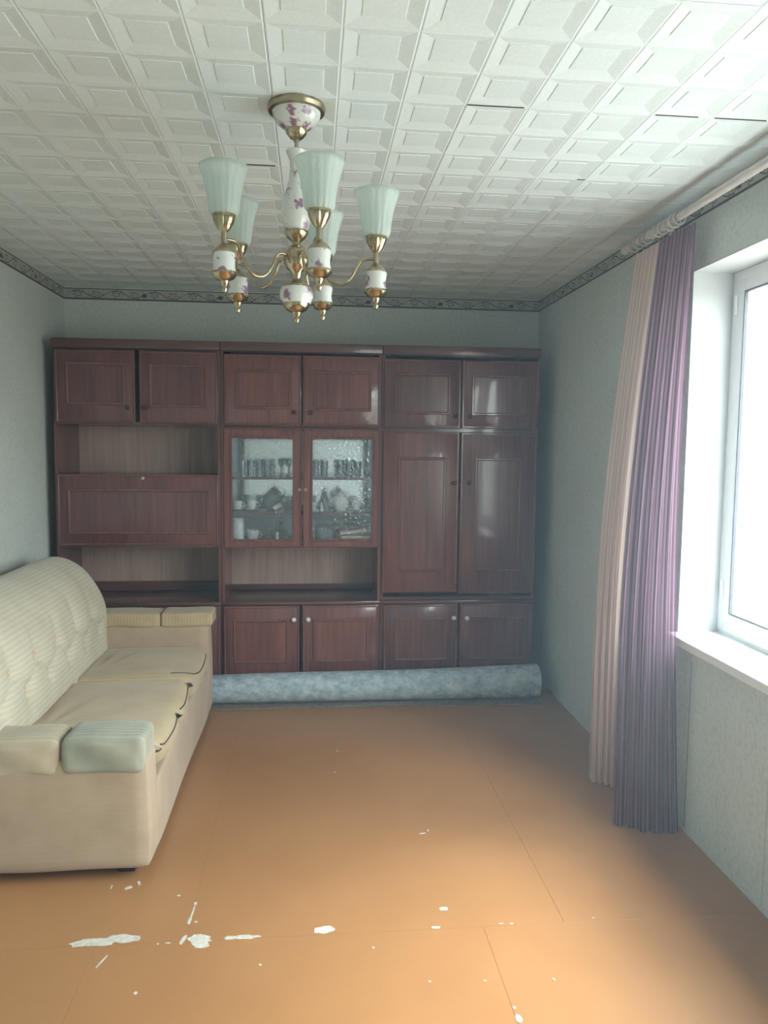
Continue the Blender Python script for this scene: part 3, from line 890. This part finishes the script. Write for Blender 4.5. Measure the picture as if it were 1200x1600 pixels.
def pot(x, y, z, r, h, lab, mat, name, cat, spout=True):
    t = thing(name, lab, cat, (x, y, z))
    obj('belly', lathe(BM(), [(0, 0), (r * .55, 0), (r * .6, h * .06), (r * .98, h * .35), (r, h * .45), (r * .8, h * .68), (r * .5, h * .76), (0, h * .76)], (x, y, z), 24), mat, t, smooth='auto')
    lid = obj('lid', lathe(BM(), [(0, 0), (r * .56, 0), (r * .4, h * .11), (r * .1, h * .15), (r * .14, h * .21), (r * .1, h * .25), (0, h * .25)], (x, y, z + h * .76), 20), mat, t, smooth='auto')
    if spout:
        obj('spout', tube(BM(), spline([(x + r * .85, y, z + h * .3), (x + r * 1.2, y, z + h * .45), (x + r * 1.35, y, z + h * .7)], 5), [.009, .0085, .008, .0075, .007, .0065, .006, .0055, .005, .0045, .004], 8), mat, t, smooth=True)
        hs = (-1,)
    else: hs = (-1, 1)
    for s in hs:
        pts = [(x + s * (r * .86 + r * .45 * math.sin(a)), y, z + h * .42 - h * .2 * math.cos(a)) for a in [PI * q / 8 for q in range(9)]]
        obj('handle', tube(BM(), pts, .0035, 6), mat, t, smooth=True)
    return t
pot(-0.255, 4.76, SH2, .052, .130, 'grey-blue lidded teapot on the middle shelf behind the left glass door', 'porcelain_grey', 'teapot', 'teapot')
pot(0.175, 4.665, SH2, .055, .122, 'white round lidded sugar bowl on the middle shelf behind the right glass door', 'porcelain', 'sugar_bowl', 'bowl', spout=False)
put('salad_bowl', lathe(BM(), [(0, 0), (.022, 0), (.038, .022), (.046, .050), (.043, .050), (.035, .022), (0, .006)], (0, 0, 0), 20), 'porcelain_grey', (-0.145, 4.67, SH2), 'dark grey bowl on the middle shelf at the right edge of the left glass door', 'bowl')
# small white creamer lying on its side
t = thing('creamer', 'small white creamer lying tilted in front of the grey teapot', 'jug', (-0.205, 4.63, SH2))
q_ax = Vector((.75, -.2, .45)).normalized()
obj('body', lathe(BM(), [(0, 0), (.012, 0), (.017, .02), (.012, .036), (.016, .048), (.014, .048), (.010, .036), (0, .01)], (-0.232, 4.64, SH2 + .014), 16, q_ax), 'porcelain', t, smooth='auto')
pts = [(-0.212 + .010 * math.sin(a), 4.634, SH2 + .034 + .014 * math.cos(a)) for a in [PI * q / 6 for q in range(7)]]
obj('handle', tube(BM(), pts, .0025, 6), 'porcelain', t, smooth=True)
put('conical_vase', lathe(BM(), [(0, 0), (.040, 0), (.041, .006), (.022, .06), (.008, .10), (.011, .113), (.008, .113), (0, .09)], (0, 0, 0), 20), 'porcelain_grey', (0.082, 4.72, SH2), 'dark cone-shaped vase on the middle shelf left of the white sugar bowl', 'vase')
# figurine
t = thing('figurine', 'tiny white figurine standing before the dark conical vase', 'figurine', (0.057, 4.64, SH2))
obj('body', lathe(BM(), [(0, 0), (.011, 0), (.011, .004), (.008, .01), (.0095, .026), (.005, .037), (.003, .040), (0, .040)], (0.057, 4.64, SH2), 14), 'porcelain', t, smooth='auto')
obj('head', lathe(BM(), [(0, 0), (.004, .001), (.0062, .006), (.0045, .012), (0, .014)], (0.057, 4.64, SH2 + .039), 12), 'porcelain', t, smooth=True)
# lowest shelf
t = thing('storage_jar', 'tall white lidded jar on the lowest shelf by the left side wall', 'jar', (-0.452, 4.66, 0.943))
obj('body', lathe(BM(), [(0, 0), (.034, 0), (.036, .004), (.036, .115), (.031, .124), (0, .124)], (-0.452, 4.66, 0.943), 20), 'porcelain', t, smooth='auto')
obj('lid', lathe(BM(), [(0, 0), (.033, 0), (.034, .014), (.030, .018), (0, .018)], (-0.452, 4.66, 0.943 + .124), 20), 'porcelain', t, smooth='auto')
put('shot_glass', tumbler_bm(.017, .021, .075), 'tumbler', (-0.262, 4.66, 0.943), 'small clear glass on the lowest shelf between the mug and the green decanter', 'glass')
t = thing('decanter', 'dark green decanter with a pale stopper on the lowest shelf', 'decanter', (-0.190, 4.69, 0.943))
obj('body', lathe(BM(), [(0, 0), (.040, 0), (.044, .006), (.042, .05), (.018, .085), (.011, .095), (.011, .112), (.014, .115), (0, .115)], (-0.190, 4.69, 0.943), 20), 'bottle_green', t, smooth='auto')
obj('stopper', lathe(BM(), [(0, 0), (.008, 0), (.008, .006), (.014, .018), (.008, .03), (0, .033)], (-0.190, 4.69, 0.943 + .115), 14), 'tumbler', t, smooth='auto')
put('candle_stub', lathe(BM(), [(0, 0), (.009, 0), (.009, .055), (.005, .060), (.001, .061), (.001, .070), (0, .070)], (0, 0, 0), 12), 'porcelain', (-0.212, 4.625, 0.943), 'short white candle on the lowest shelf in front of the green decanter', 'candle')
t = thing('saucepan', 'pale blue-grey round pot on the lowest shelf left of the books', 'pot', (0.075, 4.67, 0.943))
obj('body', lathe(BM(), [(0, 0), (.048, 0), (.054, .008), (.055, .066), (.058, .069), (.053, .069), (.051, .010), (0, .006)], (0.075, 4.67, 0.943), 24), 'porcelain_grey', t, smooth='auto')
obj('lid', lathe(BM(), [(0, 0), (.056, 0), (.045, .010), (.010, .014), (.012, .020), (.007, .026), (0, .026)], (0.075, 4.67, 0.943 + .069), 24), 'porcelain_grey', t, smooth='auto')

def book(x0, x1, y0, y1, z, th, cover, lab, rot=(0, 0, 0)):
    t = thing('book', lab, 'book', ((x0 + x1) / 2, (y0 + y1) / 2, z), 'books lying on the lowest shelf')
    obj('cover', B(x0, x1, y0, y1, z, z + .0025), cover, t)
    obj('cover', B(x0, x1, y0, y1, z + th - .0025, z + th), cover, t)
    obj('spine', B(x0, x0 + .003, y0, y1, z + .0025, z + th - .0025), cover, t)
    obj('pages', B(x0 + .003, x1 - .003, y0 + .003, y1 - .003, z + .0025, z + th - .0025), 'paper', t)
    t.rotation_euler = rot
    return t
book(0.152, 0.350, 4.60, 4.74, 0.943, 0.022, 'book_tan', 'cream-paged book lying lowest in the stack of three')
book(0.172, 0.362, 4.61, 4.75, 0.9652, 0.018, 'book_dark', 'cream-paged book with dark cover in the middle of the stack')
book(0.165, 0.340, 4.62, 4.75, 0.9935, 0.020, 'book_rose', 'rose-covered book leaning tilted on top of the stack', (0, math.radians(-6), math.radians(4)))

# ------------------------------------------------------------------ rolled carpet
def roll_bm():
    bm = BM()
    nx = 40
    sec = []
    for q in range(96):
        a = q / 95 * 4 * PI                       # two and a half turns of the spiral
        sec.append((a, 1.0 - 0.16 * (1 - q / 95)))
    rings = []
    th = 0.010
    for i in range(nx + 1):
        t = i / nx
        x = -0.92 + (1.372 + 0.92) * t
        R = 0.080 + 0.022 * t + 0.002 * math.sin(7 * t)
        yc = 4.425 + 0.004 * math.sin(5 * t); zc = R + 0.011
        pts = []
        for a, f in sec:
            an = -PI / 2 - (4 * PI - a)           # ends at the bottom
            pts.append((yc + R * f * math.cos(an), zc + R * f * math.sin(an)))
        ln = 0.115 - 0.018 * math.sin(3 * t + .4)
        for k in range(1, 6):
            u = k / 5
            pts.append((yc - ln * u - 0.0, 0.011 - 0.004 * u + 0.002 * math.sin(9 * t + k)))
        out, inn = [], []
        n = len(pts)
        for k in range(n):
            a = pts[max(k - 1, 0)]; b = pts[min(k + 1, n - 1)]
            dy, dz = b[0] - a[0], b[1] - a[1]; l = math.hypot(dy, dz) or 1
            ny, nz = dz / l, -dy / l
            out.append(bm.verts.new((x, pts[k][0] + ny * 0, pts[k][1])))
            inn.append(bm.verts.new((x, pts[k][0] - ny * th * .8, max(.0015, pts[k][1] - nz * th * .8))))
        rings.append((out, inn))
    for (o0, i0), (o1, i1) in zip(rings, rings[1:]):
        n = len(o0)
        for k in range(n - 1):
            bm.faces.new((o0[k], o0[k + 1], o1[k + 1], o1[k]))
            bm.faces.new((i0[k], i1[k], i1[k + 1], i0[k + 1]))
        bm.faces.new((o0[-1], i0[-1], i1[-1], o1[-1])); bm.faces.new((o0[0], o1[0], i1[0], i0[0]))
    for (o0, i0) in (rings[0], rings[-1]):
        for k in range(len(o0) - 1): bm.faces.new((o0[k], i0[k], i0[k + 1], o0[k + 1]))
    for f in bm.faces:
        if all(v.co.y < 4.418 and v.co.z < .0135 for v in f.verts): f.material_index = 1
    bmesh.ops.recalc_face_normals(bm, faces=bm.faces)
    return bm
rug = obj('rolled_carpet', roll_bm(), 'rug', origin=(0.2, 4.425, 0), smooth='auto')
rug.data.materials.append(M['rug_pile'])
tag(rug, 'long rolled-up blue-grey carpet lying on the floor along the base cabinets', 'carpet')

# ------------------------------------------------------------------ sofa
sofa = thing('sofa', 'worn beige striped sofa with tufted backrest along the left wall', 'sofa', (-1.05, 3.45, 0))
SY0, SY1 = 2.615, 4.29
def wave(p, a, f): return a * math.sin(f * p)
def arm_fn(p, d, h):
    p.x += 0.003 * math.sin(p.z * 11 + p.y * 7)
    p.y += 0.003 * math.sin(p.x * 9 + p.z * 5)
    p.z += 0.002 * math.sin(p.x * 14) if d.z < 0 else 0
    return p
a1 = obj('arm', soft_box((-1.515, SY0, .035), (-0.567, 2.785, .44), .028, 12, arm_fn, ('x', 'z')), 'sofa_body', sofa, smooth=True)
a2 = obj('arm', soft_box((-1.515, 4.125, .035), (-0.562, SY1, .56), .024, 12, arm_fn, ('x', 'z')), 'sofa_body', sofa, smooth=True)
def pad_fn(sag, seed):
    def fn(p, d, h):
        u = d.x / h.x; v = d.y / h.y
        if d.z > 0: p.z += 0.006 * (1 - u * u) * (1 - v * v)
        p.z += 0.003 * math.sin(p.x * 23 + seed) * (1 if d.z < 0 else .6)
        p.y += 0.0025 * math.sin(p.x * 31 + p.z * 40 + seed)
        # wrinkles gathered at the joint end
        p.z += 0.002 * math.sin(p.y * 90 + p.x * 30 + seed) * max(0, -u) ** 2
        return p
    return fn
obj('arm_pad', soft_box((-0.862, SY0 - .005, .386), (-0.578, 2.800, .517), .026, 14, pad_fn(0, 1), ('x', 'y')), 'pad_worn', a1, smooth=True, label='front pad of the near arm, worn grey')
obj('arm_pad', soft_box((-1.500, SY0 - .004, .378), (-0.864, 2.800, .512), .030, 14, pad_fn(0, 4), ('x', 'y')), 'pad_half', a1, smooth=True)
obj('arm_pad', soft_box((-0.815, 4.119, .542), (-0.540, SY1 + .004, .620), .016, 14, pad_fn(0, 2), ('x', 'y')), 'sofa_seat', a2, smooth=True)
obj('arm_pad', soft_box((-1.480, 4.119, .542), (-0.817, SY1 + .004, .618), .016, 14, pad_fn(0, 6), ('x', 'y')), 'sofa_seat', a2, smooth=True)
# base with the front rail
obj('base', soft_box((-1.50, 2.78, .06), (-0.64, 4.13, .306), .02, 6, None, ('x', 'z')), 'sofa_body', sofa, smooth=True)
def rail_fn(p, d, h):
    if d.z > 0: p.z += -0.016 + 0.022 * math.sin((p.y - 2.78) / 1.35 * PI)
    p.x += 0.003 * math.sin(p.y * 5)
    return p
obj('front_rail', soft_box((-0.650, 2.775, .035), (-0.568, 4.135, .315), .012, 14, rail_fn, ('y', 'z')), 'sofa_body', sofa, smooth=True)
# seat cushions
def cush_fn(y0, y1, seed, notch=None):
    def fn(p, d, h):
        u = d.x / h.x; v = d.y / h.y
        w = max(0, 1 - v * v) * max(0, 1 - (u * .9) ** 2)
        if d.z > 0:
            p.z += 0.018 * w
            p.z -= 0.030 * max(0, -u) * (1 - v * v) * .4
            # pulled creases fanning from the back corner
            r = math.hypot(p.x + 1.05, p.y - y0 - .08); th = math.atan2(p.y - y0 - .08, p.x + 1.05)
            p.z += 0.0045 * math.sin(th * 17 + seed) * math.exp(-((r - .25) / .16) ** 2)
        else:
            p.z += 0.012 * math.cos(v * PI)
        if u > .5:
            f = (u - .5) * 2
            p.x += 0.020 * f * max(0, 1 - v * v)
            p.z -= 0.022 * f * max(0, 1 - (v * 1.05) ** 2)
            if notch:
                for yn in notch:
                    e = math.exp(-((p.y - yn) / .035) ** 2)
                    p.x -= 0.022 * f * e
                    if d.z < 0: p.z += 0.034 * f * e
            if d.z < 0:
                for ye in (y0, y1): p.z += 0.060 * f * math.exp(-((p.y - ye) / .06) ** 2)
        return p
    return fn
c1 = obj('seat_cushion', soft_box((-1.12, 2.79, .316), (-0.572, 3.548, .438), .050, 26, cush_fn(2.79, 3.548, 1, (3.20,)), ('y', 'x')), 'sofa_seat', sofa, smooth=True)
c2 = obj('seat_cushion', soft_box((-1.12, 3.552, .316), (-0.572, 4.125, .440), .050, 26, cush_fn(3.552, 4.125, 3), ('y', 'x')), 'sofa_seat', sofa, smooth=True)
def pipe(pts, par):
    from mathutils.bvhtree import BVHTree
    off = Vector(sofa.location)
    tree = BVHTree.FromPolygons([v.co + off for v in par.data.vertices], [tuple(p.vertices) for p in par.data.polygons])
    d = Vector((-1, 0, -.8)).normalized()
    out = []
    for p in spline(pts, 6):
        h = tree.ray_cast(p - d * .5, d)
        out.append(h[0] if h[0] is not None else p)
    obj('piping', tube(BM(), out, .0032, 6), 'piping', par, smooth=True)
pipe([(-0.578, 4.09, .395), (-0.566, 4.02, .398), (-0.556, 3.90, .396), (-0.566, 3.76, .396), (-0.60, 3.66, .412), (-0.68, 3.605, .436)], c2)
pipe([(-0.588, 3.52, .402), (-0.570, 3.44, .396), (-0.566, 3.32, .385), (-0.578, 3.24, .385)], c1)
pipe([(-0.575, 3.15, .385), (-0.560, 3.05, .380), (-0.562, 2.90, .385), (-0.58, 2.84, .395)], c1)
# backrest
prof = spline([(-1.055, 0, .30), (-1.085, 0, .40), (-1.088, 0, .50), (-1.085, 0, .60), (-1.096, 0, .685), (-1.135, 0, .775), (-1.20, 0, .866), (-1.275, 0, .918), (-1.35, 0, .936),
               (-1.43, 0, .918), (-1.485, 0, .865), (-1.512, 0, .78), (-1.518, 0, .55), (-1.518, 0, .20)], 7)
BY0, BY1 = 2.66, 4.122
btn1 = [(2.765 + .25 * k, .565) for k in range(6)]
btn2 = [(2.88 + .257 * k, .675) for k in range(5)]
def back_bm():
    bm = BM()
    ny = 110
    n = len(prof)
    nrm = []
    s = [0.0]
    for i in range(1, n): s.append(s[-1] + (prof[i] - prof[i - 1]).length)
    for i in range(n):
        t = prof[min(i + 1, n - 1)] - prof[max(i - 1, 0)]
        nrm.append(Vector((t.z, 0, -t.x)).normalized())
    cen = Vector((-1.36, 0, .58))
    uvl = bm.loops.layers.uv.new('UVMap')
    grid, uvs = [], {}
    for j in range(ny + 1):
        t = j / ny
        y = BY0 + (BY1 - BY0) * t
        e = min(1.0, (BY1 - y) / .05, (y - BY0) / .05)
        shr = 1 - 0.035 * (1 - math.sqrt(max(0, 1 - (1 - e) ** 2)))
        row = []
        for i in range(n):
            p = cen + (prof[i] - cen) * shr
            d = 0.0
            if prof[i].z > .42 and prof[i].x > -1.35:
                for (by, bz) in btn1 + btn2:
                    dy, dz = y - by, prof[i].z - bz
                    r2 = dy * dy + dz * dz
                    d -= 0.032 * math.exp(-r2 / (2 * .023 ** 2)) + 0.012 * math.exp(-r2 / (2 * .07 ** 2))
                # soft creases running up from the second row
                for (by, bz) in btn2:
                    if prof[i].z > bz:
                        d -= 0.010 * math.exp(-((y - by) / .022) ** 2) * max(0, 1 - (prof[i].z - bz) / .20)
                # diagonal folds between the two rows
                for (by, bz) in btn1:
                    for (cy, cz) in btn2:
                        if abs(cy - by) < .18:
                            L2 = (cy - by) ** 2 + (cz - bz) ** 2
                            tt = ((y - by) * (cy - by) + (prof[i].z - bz) * (cz - bz)) / L2
                            if 0 < tt < 1:
                                px, pz = y - by - tt * (cy - by), prof[i].z - bz - tt * (cz - bz)
                                d -= 0.010 * math.exp(-(px * px + pz * pz) / (2 * .013 ** 2)) * math.sin(PI * tt)
            p = p + nrm[i] * d
            v = bm.verts.new((p.x, y, p.z)); uvs[v] = (y, s[i])
            row.append(v)
        grid.append(row)
    for a, b in zip(grid, grid[1:]):
        for i in range(n - 1): bm.faces.new((a[i], a[i + 1], b[i + 1], b[i]))
    for row in (grid[0], grid[-1]): bm.faces.new(row)
    for f in bm.faces:
        for l in f.loops: l[uvl].uv = uvs[l.vert]
    bmesh.ops.recalc_face_normals(bm, faces=bm.faces)
    return bm
back = obj('backrest', back_bm(), 'sofa_back', sofa, smooth='auto')
for (by, bz) in btn1[1:] + btn2:
    x = -1.086 if bz < .62 else -1.094
    obj('button', lathe(BM(), [(.010, 0), (.012, .003), (.008, .007), (0, .008)], (x - .034, by, bz), 12, (1, 0, .1)), 'button', back, smooth=True)
for (x, y) in ((-0.66, 2.70), (-1.42, 2.70), (-0.66, 4.21), (-1.42, 4.21)):
    obj('foot', B(x - .03, x + .03, y - .03, y + .03, 0, .045, .004), 'black', sofa)

# ------------------------------------------------------------------ chandelier
CX, CY = -0.047, 2.275
ch = thing('chandelier', 'five-arm brass and floral porcelain chandelier with frosted glass shades on the ceiling', 'chandelier', (CX, CY, 1.89))
def L(name, prof, mat, par=ch, c=(CX, CY), seg=28, smooth='auto', wob=None, cap=True):
    return obj(name, lathe(BM(), [(r, 0 + z) for r, z in prof], (c[0], c[1], 0), seg, None, wob, cap), mat, par, smooth=smooth)
can = L('canopy', [(0, 2.502), (.080, 2.502), (.084, 2.492), (.080, 2.482), (.070, 2.480), (0, 2.480)], 'brass_dull')
L('canopy_bowl', [(.070, 2.481), (.066, 2.466), (.054, 2.449), (.032, 2.434), (0, 2.43)], 'floral', can)
L('canopy_cap', [(.032, 2.437), (.030, 2.424), (.018, 2.411), (.009, 2.406), (.008, 2.402), (0, 2.402)], 'brass', can)
L('stem', [(0, 2.405), (.006, 2.405), (.006, 2.36), (0, 2.36)], 'brass_dull')
L('vase_column', [(0, 2.370), (.024, 2.370), (.030, 2.375), (.028, 2.368), (.020, 2.350), (.018, 2.330), (.022, 2.295), (.034, 2.255), (.042, 2.222), (.044, 2.200), (.040, 2.175), (.032, 2.157), (.028, 2.150), (0, 2.150)], 'floral', seg=32)
hub = L('hub', [(0, 2.152), (.034, 2.152), (.034, 2.146), (.028, 2.134), (.018, 2.126), (.012, 2.120), (.012, 2.112), (.024, 2.106), (.033, 2.094), (.037, 2.080), (.036, 2.060), (.028, 2.046), (.017, 2.036), (.013, 2.022), (.013, 2.014),
                (.022, 2.008), (.040, 1.998), (.044, 1.990), (0, 1.990)], 'brass', seg=30)
L('bottom_ball', [(0, 1.991), (.044, 1.991), (.049, 1.978), (.049, 1.962), (.042, 1.946), (0, 1.944)], 'floral', hub)
L('finial', [(0, 1.947), (.038, 1.947), (.038, 1.940), (.030, 1.928), (.014, 1.920), (.011, 1.912), (.007, 1.906), (.009, 1.900), (.006, 1.892), (0, 1.890)], 'brass', hub)
RA = 0.232
for k, (ad, dz) in enumerate(zip((-3, 70, 142, 214, 286), (0, 0, .004, .012, .006))):
    a = math.radians(ad)
    dx, dy = math.cos(a), math.sin(a)
    ax, ay = CX + RA * dx, CY + RA * dy
    P = [(CX + r * dx, CY + r * dy, z) for r, z in ((.030, 2.078), (.050, 2.082), (.066, 2.072), (.082, 2.040), (.105, 2.012), (.135, 2.006), (.160, 2.024), (.178, 2.056), (.195, 2.075 + dz), (.228, 2.078 + dz))]
    arm = obj('arm', tube(BM(), spline(P, 5), .0045, 8), 'brass', ch, smooth=True)
    c = (ax, ay)
    z0 = dz
    L('candle_cup', [(0, z0 + 2.098), (.008, z0 + 2.098), (.008, z0 + 2.066), (.014, z0 + 2.060), (.026, z0 + 2.050), (.031, z0 + 2.042), (.031, z0 + 2.038), (0, z0 + 2.038)], 'brass_dull', arm, c, 20)
    L('porcelain_sleeve', [(0, z0 + 2.039), (.031, z0 + 2.039), (.0325, z0 + 2.034), (.0295, z0 + 2.015), (.0295, z0 + 2.002), (.0325, z0 + 1.990), (0, z0 + 1.988)], 'floral', arm, c, 20)
    L('drop_finial', [(0, z0 + 1.990), (.033, z0 + 1.990), (.034, z0 + 1.984), (.026, z0 + 1.972), (.012, z0 + 1.966), (.010, z0 + 1.958), (.006, z0 + 1.952), (.008, z0 + 1.944), (.005, z0 + 1.936), (0, z0 + 1.934)], 'brass', arm, c, 20)
    L('shade_holder', [(0, z0 + 2.096), (.009, z0 + 2.096), (.017, z0 + 2.105), (.026, z0 + 2.122), (.030, z0 + 2.140), (.028, z0 + 2.148), (0, z0 + 2.146)], 'brass', arm, c, 32, 'auto', lambda a_, h_: 1 + .05 * math.cos(12 * a_))
    def rib(a_, h_, b0=z0 + 2.14):
        t = max(0, min(1, (h_ - b0) / .13))
        return 1 + .030 * math.cos(16 * a_) * (1 - .7 * t) + .014 * math.sin(8 * a_ + 30 * t) * t + .02 * t * t * math.cos(6 * a_)
    sp_ = [(.034, 2.140), (.040, 2.150), (.042, 2.175), (.047, 2.205), (.053, 2.232), (.060, 2.254), (.066, 2.268), (.0645, 2.268), (.058, 2.252), (.050, 2.230), (.045, 2.205), (.040, 2.176), (.037, 2.152), (.033, 2.144)]
    L('glass_shade', [(r, z + z0) for r, z in sp_], 'shade', arm, c, 64, True, rib, False)

# ------------------------------------------------------------------ curtain rod and curtains
RX, RZ = 1.405, 2.426
rod = thing('curtain_rod', 'round white curtain rod with a ball finial under the ceiling over the window', 'curtain rod', (RX, 1.9, RZ))
obj('pole', lathe(BM(), [(0, 0), (.016, 0), (.016, 2.75), (0, 2.75)], (RX, 3.345, RZ), 20, (0, -1, 0)), 'rod', rod, smooth='auto')
obj('finial', lathe(BM(), [(0, 0), (.017, 0), (.020, .008), (.014, .014), (.012, .02), (.021, .032), (.025, .046), (.021, .060), (.010, .069), (0, .071)], (RX, 3.340, RZ), 20, (0, 1, 0)), 'ring', rod, smooth='auto')
for y in (3.12, 0.9):
    br = obj('bracket', B(RX - .004, XR - .0005, y - .009, y + .009, RZ + .016, RZ + .028, .002), 'rod', rod)
    obj('bracket_plate', B(XR - .006, XR - .0005, y - .02, y + .02, RZ - .03, RZ + .045, .002), 'rod', br)
    obj('bracket_hoop', tube(BM(), [(RX + .020 * math.cos(q * PI / 10), y, RZ + .020 * math.sin(q * PI / 10)) for q in range(20)], .004, 6, True), 'rod', br, smooth=True)
ring_y = [3.30, 3.255, 3.20, 3.165, 3.06, 3.02, 2.97, 2.925, 2.885]
for i, y in enumerate(ring_y):
    t_ = 0.10 * math.sin(i * 2.3)
    rg = obj('ring', tube(BM(), [(RX + .024 * math.cos(q * PI / 12), y + .024 * t_ * math.sin(q * PI / 12), RZ - .006 + .024 * math.sin(q * PI / 12)) for q in range(24)], .0042, 7, True), 'ring', rod, smooth=True)
    obj('hook', tube(BM(), [(RX, y, RZ - .030), (RX + .004, y, RZ - .038), (RX, y, RZ - .048), (RX - .004, y, RZ - .042)], .0018, 5), 'cloth_hook', rg, smooth=True)

def curtain_bm(top, bot, ztop, zbot, nf, amp, sag, mid=0.0, seed=0, width=1.0):
    """pleated sheet; top and bot are plan polylines (x, y)"""
    rnd = random.Random(seed)
    bm = BM()
    uvl = bm.loops.layers.uv.new('UVMap')
    nu, nv = nf * 12, 60
    def poly(P, u):
        f = u * (len(P) - 1); i = min(int(f), len(P) - 2); t = f - i
        return Vector(P[i]) * (1 - t) + Vector(P[i + 1]) * t
    ph = [rnd.uniform(-.5, .5) for _ in range(nf + 2)]
    am = [rnd.uniform(.6, 1.25) for _ in range(nf + 2)]
    grid = []
    for j in range(nv + 1):
        t = j / nv
        z = ztop + (zbot - ztop) * t
        row = []
        for i in range(nu + 1):
            u = i / nu
            p = poly(top, u) * (1 - t) + poly(bot, u) * t
            q = poly(top, min(u + .02, 1)) * (1 - t) + poly(bot, min(u + .02, 1)) * t
            q0 = poly(top, max(u - .02, 0)) * (1 - t) + poly(bot, max(u - .02, 0)) * t
            tg = (q - q0).normalized(); nn = Vector((-tg.y, tg.x))
            k = u * nf; ki = int(k)
            a = amp * (0.75 + 0.5 * t) * (am[ki] * (1 - (k - ki)) + am[ki + 1] * (k - ki))
            w = math.sin(2 * PI * k + (ph[ki] * (1 - (k - ki)) + ph[ki + 1] * (k - ki)) + 0.5 * math.sin(3 * t + seed))
            p = p + nn * (a * w) + tg * (0.25 * a * math.sin(4 * PI * k + 1.0))
            p.x += -sag * math.sin(PI * t) + mid * t * (1 - t) * u
            row.append(bm.verts.new((p.x, p.y, z + (0.004 * math.sin(9 * u + seed) if j == nv else 0))))
        grid.append(row)
    uv = {}
    for j, row in enumerate(grid):
        for i, v in enumerate(row): uv[v] = (i / nu * width, j / nv)
    for a, b in zip(grid, grid[1:]):
        for i in range(nu): bm.faces.new((a[i], a[i + 1], b[i + 1], b[i]))
    for f in bm.faces:
        for l in f.loops: l[uvl].uv = uv[l.vert]
    bm.normal_update()
    return bm
cr = thing('cream_curtain', 'cream striped sheer curtain bundle hanging at the far end of the rod', 'curtain', (1.37, 3.2, 0.01))
obj('cloth', curtain_bm([(1.400, 3.285), (1.408, 3.05)], [(1.262, 3.245), (1.352, 3.176)], 2.374, 0.018, 4, .011, .045, 0, 2, 1.0), 'cream', cr, smooth=True)
pc = thing('plum_curtain', 'plum striped sheer curtain gathered beside the window reveal, reaching the floor', 'curtain', (1.37, 2.9, 0.005))
obj('cloth', curtain_bm([(1.396, 3.03), (1.405, 2.87), (1.420, 2.78)], [(1.222, 2.875), (1.315, 2.80), (1.452, 2.765)], 2.374, 0.008, 5, .010, .040, 0, 5, 1.0), 'purple', pc, smooth=True)
